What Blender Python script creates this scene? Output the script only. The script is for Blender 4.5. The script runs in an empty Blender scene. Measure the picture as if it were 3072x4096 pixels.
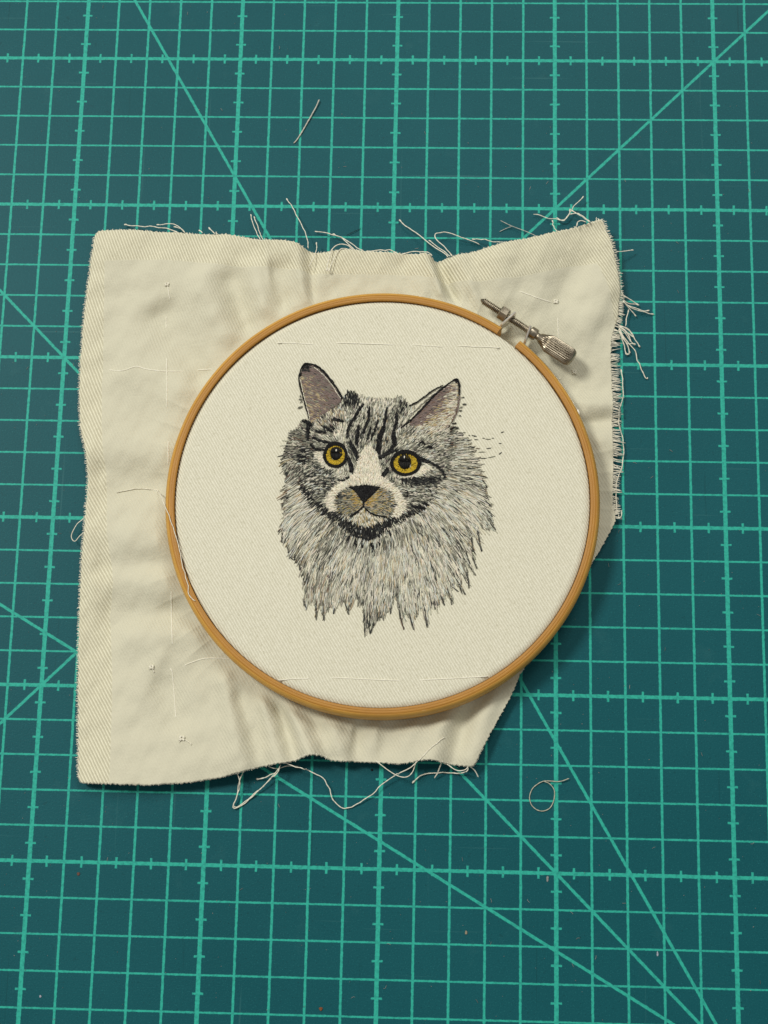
import bpy, math, random
import numpy as np
from mathutils import Matrix, Vector

random.seed(7)
rng = np.random.default_rng(7)
S = 0.01                                   # everything below is written in centimetres
scene = bpy.context.scene
COL = scene.collection

# ------------------------------------------------------------------ camera
F_PX, CAM = 5754.33, np.array([1.33157, -10.70701, 41.93337])
ROT = np.array([[0.9993239, -0.0157682, 0.0332130],
                [0.0220833, 0.9796826, -0.1993349],
                [-0.0293951, 0.1999336, 0.9793684]])
cam_data = bpy.data.cameras.new("camera")
cam = bpy.data.objects.new("camera", cam_data)
COL.objects.link(cam)
cam_data.sensor_fit = 'VERTICAL'
cam_data.sensor_height = 36.0
cam_data.sensor_width = 27.0
cam_data.lens = 36.0 * F_PX / 4096.0
cam_data.clip_start = 0.01
cam_data.clip_end = 50.0
M = Matrix([list(ROT[i]) + [CAM[i] * S] for i in range(3)] + [[0, 0, 0, 1]])
cam.matrix_world = M
scene.camera = cam
scene.render.resolution_x, scene.render.resolution_y = 768, 1024

# ------------------------------------------------------------------ light
world = bpy.data.worlds.new("World")
scene.world = world
world.use_nodes = True
bg = world.node_tree.nodes["Background"]
bg.inputs[0].default_value = (1.0, 0.97, 0.90, 1)
bg.inputs[1].default_value = 0.29
scene.view_settings.view_transform = 'Standard'
scene.view_settings.look = 'None'
scene.view_settings.exposure = 0.0
scene.view_settings.gamma = 1.0


def area_lamp(name, loc, size, watts, colour):
    d = bpy.data.lights.new(name, 'AREA')
    d.shape = 'DISK'
    d.size = size
    d.energy = watts
    d.color = colour
    o = bpy.data.objects.new(name, d)
    COL.objects.link(o)
    o.location = loc
    o.rotation_euler = (Vector((0, -0.02, 0)) - Vector(loc)).to_track_quat('-Z', 'Y').to_euler()
    return o


area_lamp("ceiling_lamp_key", (-0.95, 0.58, 1.72), 0.44, 27.0, (0.985, 0.96, 0.875))
area_lamp("ceiling_lamp_fill", (0.40, 1.15, 1.75), 0.85, 14.0, (0.985, 0.97, 0.90))


# ------------------------------------------------------------------ geometry helpers
def unproj(px, py, z):
    """photo pixel -> point on the horizontal plane at height z (cm)"""
    px = np.asarray(px, float); py = np.asarray(py, float)
    d = np.stack([(px - 1536) / F_PX, -(py - 2048) / F_PX, -np.ones_like(px)], -1) @ ROT.T
    t = (np.asarray(z, float) - CAM[2]) / d[..., 2]
    return CAM + t[..., None] * d


def lin(c):
    c = np.asarray(c, float) / 255.0
    return np.where(c <= 0.04045, c / 12.92, ((c + 0.055) / 1.055) ** 2.4)


def link(name, me, mat=None, parent=None):
    o = bpy.data.objects.new(name, me)
    COL.objects.link(o)
    if mat is not None:
        me.materials.append(mat)
    if parent is not None:
        o.parent = parent
    return o


def np_mesh(name, V, quads=None, tris=None, smooth=True):
    me = bpy.data.meshes.new(name)
    quads = np.zeros((0, 4), int) if quads is None else np.asarray(quads, int).reshape(-1, 4)
    tris = np.zeros((0, 3), int) if tris is None else np.asarray(tris, int).reshape(-1, 3)
    V = np.asarray(V, float) * S
    me.vertices.add(len(V))
    me.vertices.foreach_set("co", V.astype(np.float32).ravel())
    loops = np.concatenate([quads.ravel(), tris.ravel()]).astype(np.int32)
    starts = np.concatenate([np.arange(len(quads)) * 4, len(quads) * 4 + np.arange(len(tris)) * 3]).astype(np.int32)
    me.loops.add(len(loops))
    me.loops.foreach_set("vertex_index", loops)
    me.polygons.add(len(starts))
    me.polygons.foreach_set("loop_start", starts)
    me.update(calc_edges=True)
    me.validate()
    if smooth:
        me.polygons.foreach_set("use_smooth", np.ones(len(me.polygons), bool))
    return me


def set_attr(me, name, vals):
    a = me.attributes.new(name, 'FLOAT', 'POINT')
    a.data.foreach_set("value", np.asarray(vals, np.float32))


def set_col(me, rgb):
    a = me.attributes.new("Col", 'FLOAT_COLOR', 'POINT')
    a.data.foreach_set("color", np.c_[rgb, np.ones(len(rgb))].astype(np.float32).ravel())


def tubes(P, R, sides=6):
    """P (n,k,3) centre lines, R (n,k) radii -> verts, quads, cap tris"""
    n, k, _ = P.shape
    T = np.gradient(P, axis=1)
    T /= np.linalg.norm(T, axis=2, keepdims=True) + 1e-12
    up = np.array([0, 0, 1.0]) + 0 * T
    A = np.cross(T, up)
    la = np.linalg.norm(A, axis=2, keepdims=True)
    A = np.where(la < 1e-3, np.array([1.0, 0, 0]), A / (la + 1e-12))
    B = np.cross(A, T)
    th = np.arange(sides) * 2 * np.pi / sides
    V = P[:, :, None, :] + R[:, :, None, None] * (A[:, :, None, :] * np.cos(th)[:, None] + B[:, :, None, :] * np.sin(th)[:, None])
    idx = np.arange(n * k * sides).reshape(n, k, sides)
    a = idx[:, :-1]; b = idx[:, 1:]
    Q = np.stack([a, np.roll(a, -1, 2), np.roll(b, -1, 2), b], -1).reshape(-1, 4)
    caps = []
    for e, rev in ((0, True), (k - 1, False)):
        for j in range(1, sides - 1):
            t = np.stack([idx[:, e, 0], idx[:, e, j], idx[:, e, j + 1]], -1)
            caps.append(t[:, ::-1] if rev else t)
    return V.reshape(-1, 3), Q, np.concatenate(caps)


def spline(pts, n):
    """smooth resample of a polyline (Catmull-Rom)"""
    p = np.asarray(pts, float)
    if len(p) == 2:
        t = np.linspace(0, 1, n)[:, None]
        return p[0] * (1 - t) + p[1] * t
    q = np.vstack([2 * p[0] - p[1], p, 2 * p[-1] - p[-2]])
    out = []
    m = 12
    for i in range(len(p) - 1):
        a, b, c, d = q[i:i + 4]
        t = np.linspace(0, 1, m, endpoint=False)[:, None]
        out.append(0.5 * (2 * b + (c - a) * t + (2 * a - 5 * b + 4 * c - d) * t ** 2 + (3 * b - a - 3 * c + d) * t ** 3))
    out = np.vstack(out + [p[-1:]])
    L = np.r_[0, np.cumsum(np.linalg.norm(np.diff(out, axis=0), axis=1))]
    s = np.linspace(0, L[-1], n)
    return np.stack([np.interp(s, L, out[:, i]) for i in range(out.shape[1])], 1)


def empty(name, loc=(0, 0, 0)):
    o = bpy.data.objects.new(name, None)
    COL.objects.link(o)
    o.location = loc
    o.empty_display_size = 0.01
    return o


def tag(o, label, cat, group=None):
    o["label"] = label
    o["category"] = cat
    if group:
        o["group"] = group
    return o


# ------------------------------------------------------------------ node helpers
class NB:
    def __init__(self, name):
        self.mat = bpy.data.materials.new(name)
        self.mat.use_nodes = True
        self.nt = self.mat.node_tree
        self.bsdf = self.nt.nodes["Principled BSDF"]

    def n(self, t, **kw):
        nd = self.nt.nodes.new(t)
        for k, v in kw.items():
            setattr(nd, k, v)
        return nd

    def put(self, sock, v):
        if hasattr(v, "is_linked") or hasattr(v, "links"):
            self.nt.links.new(v, sock)
        else:
            sock.default_value = v

    def m(self, op, a, b=0.0, c=0.0, clamp=False):
        nd = self.n("ShaderNodeMath", operation=op)
        nd.use_clamp = clamp
        for s, v in zip(nd.inputs, (a, b, c)):
            self.put(s, v)
        return nd.outputs[0]

    def step(self, d, lo, hi):
        """1 where d < lo, 0 where d > hi"""
        nd = self.n("ShaderNodeMapRange", interpolation_type='SMOOTHSTEP')
        self.put(nd.inputs["Value"], d)
        nd.inputs["From Min"].default_value = lo
        nd.inputs["From Max"].default_value = hi
        nd.inputs["To Min"].default_value = 1
        nd.inputs["To Max"].default_value = 0
        return nd.outputs[0]

    def ramp(self, d, lo, hi, a=0.0, b=1.0):
        nd = self.n("ShaderNodeMapRange")
        self.put(nd.inputs["Value"], d)
        for k, v in (("From Min", lo), ("From Max", hi), ("To Min", a), ("To Max", b)):
            nd.inputs[k].default_value = v
        return nd.outputs[0]

    def mix(self, f, a, b):
        nd = self.n("ShaderNodeMix", data_type='RGBA')
        self.put(nd.inputs[0], f)
        for s, v in ((nd.inputs[6], a), (nd.inputs[7], b)):
            if isinstance(v, (tuple, list, np.ndarray)):
                s.default_value = tuple(v[:3]) + (1,)
            else:
                self.nt.links.new(v, s)
        return nd.outputs[2]

    def noise(self, scale, vec=None, detail=2.0, rough=0.5, dist=0.0):
        nd = self.n("ShaderNodeTexNoise")
        nd.inputs["Scale"].default_value = scale
        nd.inputs["Detail"].default_value = detail
        nd.inputs["Roughness"].default_value = rough
        nd.inputs["Distortion"].default_value = dist
        if vec is not None:
            self.nt.links.new(vec, nd.inputs["Vector"])
        return nd.outputs[0]

    def attr(self, name, col=False):
        nd = self.n("ShaderNodeAttribute", attribute_name=name)
        return nd.outputs["Color"] if col else nd.outputs["Fac"]

    def obj_xyz(self):
        tc = self.n("ShaderNodeTexCoord")
        sp = self.n("ShaderNodeSeparateXYZ")
        self.nt.links.new(tc.outputs["Object"], sp.inputs[0])
        return tc.outputs["Object"], sp.outputs

    def bump(self, h, strength, dist):
        nd = self.n("ShaderNodeBump")
        nd.inputs["Strength"].default_value = strength
        nd.inputs["Distance"].default_value = dist
        self.nt.links.new(h, nd.inputs["Height"])
        self.nt.links.new(nd.outputs[0], self.bsdf.inputs["Normal"])

    def set(self, **kw):
        for k, v in kw.items():
            s = self.bsdf.inputs[k.replace("_", " ")]
            if isinstance(v, (tuple, np.ndarray, list)):
                v = tuple(v[:3]) + (1,)
            self.put(s, v)
        return self.mat


# ------------------------------------------------------------------ materials
def mat_cutting_mat():
    b = NB("printed_vinyl")
    vec, xyz = b.obj_xyz()
    # object space is metres: bring to centimetres, grid numbers counted from the first thick crossing
    gx = b.m('ADD', b.m('MULTIPLY', xyz[0], 100.0), 10.0)
    gy = b.m('ADD', b.m('MULTIPLY', xyz[1], 100.0), -12.5)
    rough_edge = b.m('MULTIPLY', b.m('SUBTRACT', b.noise(1500, vec, 2), 0.5), 0.028)
    rough_edge = b.m('ADD', rough_edge, b.m('MULTIPLY', b.m('SUBTRACT', b.noise(500, vec, 2), 0.5), 0.02))

    def dist_to(v, period):
        q = b.m('DIVIDE', v, period)
        return b.m('MULTIPLY', b.m('ABSOLUTE', b.m('SUBTRACT', q, b.m('ROUND', q))), period)

    def line(d, half):
        return b.step(b.m('ADD', d, rough_edge), half - 0.010, half + 0.010)

    dx1, dy1, dx5, dy5 = dist_to(gx, 1), dist_to(gy, 1), dist_to(gx, 5), dist_to(gy, 5)
    masks = [line(dx1, 0.036), line(dy1, 0.027), line(dx5, 0.062), line(dy5, 0.051)]
    hx = dist_to(b.m('SUBTRACT', gx, 0.5), 1)
    hy = dist_to(b.m('SUBTRACT', gy, 0.5), 1)
    masks.append(b.m('MULTIPLY', line(hy, 0.030), line(dx5, 0.155)))
    masks.append(b.m('MULTIPLY', line(hx, 0.032), line(dy5, 0.155)))
    # three angle lines that meet at (20,-30), and one 45 degree line the other way
    for ang, p in ((150, (20, -30)), (135, (20, -30)), (120, (20, -30)), (45, (20, 0))):
        a = math.radians(ang)
        nx, ny = -math.sin(a), math.cos(a)
        d = b.m('ABSOLUTE', b.m('ADD', b.m('ADD', b.m('MULTIPLY', gx, nx), b.m('MULTIPLY', gy, ny)), -(nx * p[0] + ny * p[1])))
        masks.append(line(d, 0.042))
    mk = masks[0]
    for k in masks[1:]:
        mk = b.m('MAXIMUM', mk, k)
    wear = b.ramp(b.noise(900, vec, 4, 0.7), 0.30, 0.55, 0.52, 1.0)
    mk = b.m('MULTIPLY', mk, wear)
    speck = b.ramp(b.noise(2700, vec, 3, 0.65), 0.57, 0.72, 0.0, 1.0)
    cloud = b.noise(14, vec, 4, 0.6)
    base = b.mix(b.ramp(cloud, 0.3, 0.7), (0.0022, 0.073, 0.090), (0.0044, 0.085, 0.104))
    base = b.mix(b.m('MULTIPLY', speck, 0.85), base, (0.016, 0.150, 0.165))
    base = b.mix(b.ramp(b.noise(1700, vec, 3, 0.6), 0.40, 0.28, 0.0, 0.6), base, (0.002, 0.035, 0.042))
    base = b.mix(b.ramp(b.noise(420, vec, 3, 0.65), 0.66, 0.72, 0.0, 0.25), base, (0.003, 0.03, 0.036))
    col = b.mix(mk, base, (0.020, 0.365, 0.288))
    for sx, sy, rot, hi in ((600, 14, 0.10, (0.001, 0.030, 0.036)), (16, 700, 0.5, (0.05, 0.17, 0.18)), (500, 12, -0.9, (0.04, 0.15, 0.16))):
        mp = b.n("ShaderNodeMapping")
        b.nt.links.new(vec, mp.inputs["Vector"])
        mp.inputs["Rotation"].default_value = (0, 0, rot)
        mp.inputs["Scale"].default_value = (sx, sy, 1)
        sc = b.ramp(b.noise(1.0, mp.outputs[0], 2, 0.5), 0.70, 0.76, 0.0, 0.35)
        base = b.mix(sc, base, hi)
    smudge = b.ramp(b.noise(60, vec, 5, 0.7), 0.60, 0.75, 0.0, 0.22)
    base = b.mix(smudge, base, (0.035, 0.14, 0.15))
    col = b.mix(mk, base, (0.030, 0.400, 0.312))
    h = b.m('ADD', b.m('MULTIPLY', b.noise(1900, vec, 3), 1.0), b.m('MULTIPLY', mk, 0.35))
    b.bump(h, 0.35, 0.00012)
    return b.set(Base_Color=col, Roughness=0.50, Specular_IOR_Level=0.14)


def mat_cloth():
    b = NB("cotton_twill")
    vec, xyz = b.obj_xyz()
    w = b.attr("rib"); sd = b.attr("sd"); drum = b.attr("drum")
    wob = b.m('MULTIPLY', b.ramp(drum, 0, 1, 0.45, 1.0), b.m('ADD', b.m('MULTIPLY', b.m('SUBTRACT', b.noise(320, vec, 2), 0.5), 0.42),
              b.m('MULTIPLY', b.m('SUBTRACT', b.noise(900, vec, 2), 0.5), 0.40)))
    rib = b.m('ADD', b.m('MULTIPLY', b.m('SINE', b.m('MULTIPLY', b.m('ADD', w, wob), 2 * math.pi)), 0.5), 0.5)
    edge = b.m('ADD', sd, b.m('MULTIPLY', b.m('SUBTRACT', b.noise(700, vec, 2), 0.5), 0.05))
    soft = b.m('SUBTRACT', 1.0, b.step(edge, -0.01, 0.02))          # 1 on the napped middle
    soft = b.m('MULTIPLY', soft, b.m('SUBTRACT', 1.0, drum))
    patch = b.ramp(b.noise(45, vec, 3, 0.6), 0.35, 0.65, 0.22, 0.52)
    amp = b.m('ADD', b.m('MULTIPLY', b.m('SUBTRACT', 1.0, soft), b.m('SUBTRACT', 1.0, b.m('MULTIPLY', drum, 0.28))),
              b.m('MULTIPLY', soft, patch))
    nap = b.noise(1100, vec, 4, 0.65)
    fuzz = b.noise(520, vec, 4, 0.7)
    h = b.m('ADD', b.m('MULTIPLY', rib, amp),
            b.m('ADD', b.m('MULTIPLY', nap, 0.6), b.m('MULTIPLY', b.m('MULTIPLY', fuzz, soft), 0.9)))
    b.bump(h, 0.8, 0.00022)
    yarn = b.mix(b.ramp(nap, 0.3, 0.7), b.mix(drum, (0.73, 0.70, 0.535), (0.725, 0.702, 0.568)), b.mix(drum, (0.83, 0.80, 0.63), (0.82, 0.797, 0.668)))
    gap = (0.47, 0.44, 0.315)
    c = b.mix(b.m('MULTIPLY', b.m('SUBTRACT', 1.0, rib), b.m('MULTIPLY', amp, b.ramp(drum, 0, 1, 0.78, 0.66))), yarn, gap)  # rib valleys darkened in the colour, standing in for shade between ribs
    pits = b.ramp(b.noise(1050, vec, 1), 0.64, 0.72, 0.0, 0.30)
    c = b.mix(pits, c, gap)
    c = b.mix(b.m('MULTIPLY', soft, 0.8), c, (0.575, 0.555, 0.44))
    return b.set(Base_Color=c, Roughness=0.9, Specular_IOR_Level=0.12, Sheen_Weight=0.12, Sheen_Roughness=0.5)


def mat_thread(name, rough=0.55, sheen=0.15):
    b = NB(name)
    vec, _ = b.obj_xyz()
    c = b.attr("Col", True)
    c = b.mix(b.ramp(b.noise(2500, vec, 2), 0.3, 0.7, 0.0, 0.22), c, (0.03, 0.028, 0.025))
    return b.set(Base_Color=c, Roughness=rough, Specular_IOR_Level=0.22, Sheen_Weight=sheen)


def mat_cotton_thread():
    b = NB("cotton_thread")
    vec, _ = b.obj_xyz()
    c = b.mix(b.ramp(b.noise(1600, vec, 3), 0.35, 0.65), (0.66, 0.62, 0.50), (0.86, 0.83, 0.71))
    return b.set(Base_Color=c, Roughness=0.85, Specular_IOR_Level=0.15, Sheen_Weight=0.5)


def mat_wood():
    b = NB("varnished_beech")
    vec, _ = b.obj_xyz()
    ang = b.attr("ang"); band = b.attr("band")
    cv = b.n("ShaderNodeCombineXYZ")
    b.put(cv.inputs[0], b.m('MULTIPLY', ang, 2.0)); b.put(cv.inputs[1], b.m('MULTIPLY', b.attr("prof"), 26.0))
    g = b.noise(3.0, cv.outputs[0], 5, 0.65, 0.4)
    cv2 = b.n("ShaderNodeCombineXYZ")
    b.put(cv2.inputs[0], b.m('MULTIPLY', ang, 5.0)); b.put(cv2.inputs[1], b.m('MULTIPLY', b.attr("prof"), 90.0))
    g2 = b.noise(2.0, cv2.outputs[0], 3, 0.6)
    dark = b.mix(b.ramp(g, 0.35, 0.65), (0.34, 0.152, 0.020), (0.51, 0.248, 0.042))
    pale = b.mix(b.ramp(g, 0.35, 0.65), (0.60, 0.315, 0.055), (0.70, 0.400, 0.085))
    c = b.mix(band, dark, pale)
    c = b.mix(b.ramp(b.noise(55, vec, 4, 0.6), 0.35, 0.7, 0.0, 0.4), c, (0.36, 0.165, 0.03))
    c = b.mix(b.ramp(g2, 0.56, 0.70, 0.0, 0.32), c, (0.20, 0.075, 0.012))
    fl = b.ramp(b.noise(700, vec, 3, 0.7), 0.62, 0.70, 0.0, 0.45)
    c = b.mix(b.m('MULTIPLY', fl, b.m('ADD', b.m('MULTIPLY', band, 0.6), 0.25)), c, (0.66, 0.42, 0.20))
    b.bump(b.m('ADD', g2, b.m('MULTIPLY', b.noise(900, vec, 3), 0.4)), 0.4, 0.00012)
    return b.set(Base_Color=c, Roughness=0.48, Specular_IOR_Level=0.4)


def mat_metal(name, c0, c1, rough, metallic=1.0):
    b = NB(name)
    vec, _ = b.obj_xyz()
    f = b.noise(330, vec, 4, 0.65)
    c = b.mix(b.ramp(f, 0.35, 0.65), c0, c1)
    return b.set(Base_Color=c, Metallic=metallic, Roughness=b.ramp(f, 0.3, 0.7, rough - 0.08, rough + 0.12))


def mat_plain(name, c0, c1, scale, rough=0.8):
    b = NB(name)
    vec, _ = b.obj_xyz()
    return b.set(Base_Color=b.mix(b.ramp(b.noise(scale, vec, 4), 0.35, 0.65), c0, c1), Roughness=rough, Specular_IOR_Level=0.25)


M_BASTE = mat_plain("basting_cotton", (.76, .73, .61), (.86, .83, .72), 900, .9)
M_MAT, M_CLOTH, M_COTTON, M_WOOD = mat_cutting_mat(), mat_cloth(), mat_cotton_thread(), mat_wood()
M_FLOSS = mat_thread("stranded_cotton_floss", 0.6, 0.03)
M_SILK = mat_thread("glossy_black_floss", 0.6, 0.0)
M_STEEL = mat_metal("tarnished_screw", (0.21, 0.18, 0.135), (0.41, 0.36, 0.28), 0.28)
M_BRIGHT = mat_metal("bright_plate", (0.80, 0.77, 0.70), (0.90, 0.87, 0.80), 0.26, 0.75)

# ------------------------------------------------------------------ cutting mat and the table under it
def slab(name, x0, x1, y0, y1, z0, z1, rad, mat):
    pts = []
    for cx, cy, a0 in ((x1 - rad, y1 - rad, 0), (x0 + rad, y1 - rad, 90), (x0 + rad, y0 + rad, 180), (x1 - rad, y0 + rad, 270)):
        for k in range(7):
            a = math.radians(a0 + 15 * k)
            pts.append((cx + rad * math.cos(a), cy + rad * math.sin(a)))
    n = len(pts)
    V = [(x, y, z0) for x, y in pts] + [(x, y, z1) for x, y in pts]
    me = bpy.data.meshes.new(name)
    me.from_pydata([tuple(S * c for c in v) for v in V], [],
                   [tuple(range(n, 2 * n)), tuple(range(n - 1, -1, -1))] + [(i, (i + 1) % n, n + (i + 1) % n, n + i) for i in range(n)])
    return link(name, me, mat)


table = slab("table_top", -75, 75, -45, 45, -3.2, -0.3, 1.0, mat_plain("table_laminate", (0.42, 0.38, 0.32), (0.48, 0.44, 0.38), 20, 0.5))
table["kind"] = "structure"
cutting_mat = slab("cutting_mat", -27, 27, -24, 21, -0.3, 0.0, 0.6, M_MAT)
tag(cutting_mat, "dark teal self-healing cutting mat printed with a pale green one-centimetre grid", "cutting mat")

# ------------------------------------------------------------------ cloth
HC = np.array([-0.13, -2.03]); HR = 6.315          # hoop centre and outer radius
RING_W = 0.285
Z_TOP, Z_BOT, Z_DRUM = 1.30, 0.38, 1.215
R_DRUM = HR - RING_W - 0.015

OUTLINE = np.array([  # photo x, photo y, height of the cloth edge there
    (381, 928, .45), (395, 921, .45), (437, 919, .42), (531, 920, .38), (647, 928, .32), (770, 935, .32), (897, 937, .36), (962, 946, .42),
    (1034, 959, .52), (1056, 963, .60), (1081, 957, .60), (1142, 964, .55), (1192, 978, .55), (1230, 999, .50), (1260, 1010, .42), (1293, 1011, .40),
    (1327, 1003, .42), (1403, 999, .42), (1487, 1010, .40), (1572, 1015, .40), (1656, 1017, .45), (1728, 1020, .60), (1738, 1041, .55), (1751, 1043, .35),
    (1783, 1033, .40), (1825, 1024, .50), (1948, 990, .65), (2095, 956, .75), (2222, 922, .80), (2306, 901, .80), (2361, 884, .78), (2404, 873, .75),
    (2413, 878, .72), (2422, 910, .66), (2444, 963, .58), (2465, 1052, .50), (2475, 1106, .45), (2483, 1169, .38), (2475, 1216, .30), (2474, 1262, .26),
    (2461, 1300, .24), (2445, 1352, .22), (2442, 1438, .22), (2448, 1501, .30), (2451, 1596, .34), (2449, 1681, .30), (2448, 1753, .24), (2453, 1825, .24),
    (2453, 1934, .26), (2452, 2024, .30), (2464, 2070, .32), (2458, 2096, .34), (2422, 2161, .38), (2386, 2223, .40), (2310, 2345, .30), (2230, 2470, .26),
    (2150, 2590, .26), (2082, 2695, .34), (2041, 2791, .40), (1979, 2902, .40), (1940, 2974, .38), (1903, 3050, .36), (1895, 3067, .36), (1863, 3064, .42),
    (1834, 3061, .50), (1786, 3054, .55), (1738, 3039, .60), (1689, 3039, .56), (1641, 3051, .46), (1593, 3056, .42), (1496, 3049, .40), (1400, 3046, .44),
    (1327, 3043, .52), (1285, 3022, .64), (1243, 3018, .70), (1222, 3024, .66), (1180, 3043, .58), (1116, 3054, .55), (1053, 3064, .52), (969, 3087, .48),
    (884, 3110, .52), (800, 3123, .56), (734, 3131, .58), (589, 3140, .56), (445, 3135, .50), (372, 3133, .44), (320, 3131, .38), (311, 3120, .36),
    (311, 3015, .28), (313, 2762, .20), (314, 2581, .20), (317, 2454, .20), (320, 2331, .20), (330, 2198, .22), (340, 2125, .22), (346, 2033, .22),
    (353, 1933, .26), (352, 1904, .28), (347, 1820, .30), (323, 1709, .22), (317, 1580, .20), (319, 1468, .20), (334, 1290, .22), (350, 1157, .26),
    (362, 1053, .32), (376, 950, .42)])
OW = unproj(OUTLINE[:, 0], OUTLINE[:, 1], OUTLINE[:, 2])
closed = np.vstack([OW, OW[:1]])
_L = np.r_[0, np.cumsum(np.linalg.norm(np.diff(closed[:, :2], axis=0), axis=1))]
N_OUT = 1500
_s = np.linspace(0, _L[-1], N_OUT, endpoint=False)
OUT = np.stack([np.interp(_s, _L, closed[:, i]) for i in range(3)], 1)
for _ in range(6):                                   # soften the traced corners a little
    OUT = 0.5 * OUT + 0.25 * (np.roll(OUT, 1, 0) + np.roll(OUT, -1, 0))
_t = np.arange(N_OUT)                                # the cut edge is never quite straight
_nrm = np.roll(OUT, -1, 0)[:, :2] - np.roll(OUT, 1, 0)[:, :2]
_nrm = np.stack([_nrm[:, 1], -_nrm[:, 0]], 1) / np.linalg.norm(_nrm, axis=1, keepdims=True)
OUT[:, :2] += _nrm * (0.010 * np.sin(_t * 1.9) + rng.normal(0, 0.007, N_OUT))[:, None]
PHI = np.unwrap(np.arctan2(OUT[:, 1] - HC[1], OUT[:, 0] - HC[0]))
PHI = np.minimum.accumulate(PHI) if PHI[-1] < PHI[0] else np.maximum.accumulate(PHI)
PHI = PHI - 1e-6 * np.arange(N_OUT) * np.sign(PHI[0] - PHI[-1])
ROUT = np.linalg.norm(OUT[:, :2] - HC, axis=1)
_o = np.argsort(np.mod(PHI, 2 * np.pi))
PH_R, RO_R, ZE_R = np.mod(PHI, 2 * np.pi)[_o], ROUT[_o], OUT[_o, 2]
PH_S = np.linspace(0, 2 * np.pi, 1440, endpoint=False)
RO_S = np.interp(PH_S, PH_R, RO_R, period=2 * np.pi)
ZE_S = np.interp(PH_S, PH_R, ZE_R, period=2 * np.pi)
for _ in range(60):
    RO_S = .5 * RO_S + .25 * (np.roll(RO_S, 1) + np.roll(RO_S, -1))
    ZE_S = .5 * ZE_S + .25 * (np.roll(ZE_S, 1) + np.roll(ZE_S, -1))


def fbm(x, y, seed, octaves=3, f=1.0):
    r = np.random.default_rng(seed)
    out = np.zeros_like(np.asarray(x, float)); a = 1.0
    for _ in range(octaves):
        for _ in range(4):
            th = r.uniform(0, 2 * np.pi); ph = r.uniform(0, 6.28); k = f * r.uniform(.7, 1.4)
            out += a * 0.35 * np.sin(k * (x * np.cos(th) + y * np.sin(th)) + ph)
        f *= 2.0; a *= 0.5
    return out


# folds: photo pixels (start near the hoop -> end near the edge), half width cm, height cm
RIDGES = [
    ((900, 2730), (985, 3060), .22, .16), ((955, 2790), (1035, 3060), .14, -.10), ((1060, 2830), (1125, 3050), .16, .16), ((1120, 2850), (1185, 3040), .13, -.10),
    ((1175, 2850), (1245, 3020), .17, .20), ((1255, 2880), (1310, 3040), .15, -.10), ((1340, 2900), (1375, 3045), .18, .12), ((1430, 2900), (1420, 3045), .12, -.09),
    ((1500, 2910), (1480, 3045), .16, .08), ((1660, 2890), (1600, 3050), .22, .10), ((1780, 2850), (1730, 3040), .20, .13), ((1880, 2800), (1810, 3050), .16, -.14),
    ((1980, 2760), (1880, 3030), .17, .12),
    ((720, 2160), (360, 2180), .45, .14), ((700, 2245), (420, 2250), .26, -.12), ((720, 2330), (380, 2340), .36, .10), ((760, 2440), (450, 2440), .30, -.13),
    ((790, 2540), (520, 2560), .26, .10), ((640, 2640), (560, 2760), .22, .08), ((640, 2740), (720, 2880), .24, -.08),
    ((690, 1930), (400, 1910), .35, -.12), ((690, 1820), (380, 1790), .40, .10), ((800, 1490), (650, 1250), .32, -.16), ((720, 1560), (480, 1480), .40, .08),
    ((900, 1330), (800, 1120), .26, .12), ((980, 1280), (920, 1110), .22, -.16), ((1060, 1230), (1010, 1080), .20, .12), ((1075, 1090), (1062, 965), .08, .06),
    ((1130, 1200), (1120, 1080), .18, -.12), ((1210, 1160), (1190, 985), .13, .09), ((1250, 1160), (1240, 1020), .10, -.08), ((1420, 1140), (1420, 1020), .30, .06),
    ((1640, 1150), (1610, 1060), .20, -.06), ((1760, 1170), (1715, 1030), .11, .14), ((1810, 1170), (1750, 1050), .11, -.18), ((1900, 1190), (1840, 1050), .14, .12),
    ((2020, 1190), (2000, 1060), .30, .08), ((2250, 1180), (2320, 920), .40, -.10), ((2350, 1320), (2430, 1150), .30, .08),
    ((2290, 1560), (2450, 1540), .28, -.10), ((2310, 1610), (2450, 1615), .18, .10), ((2330, 1690), (2440, 1670), .13, -.14), ((2350, 1760), (2450, 1760), .18, .08),
    ((2360, 1990), (2440, 2020), .25, -.06)]
RW = [(unproj(*a, .4)[:2], unproj(*c, .4)[:2], w, h) for a, c, w, h in RIDGES]


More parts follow.
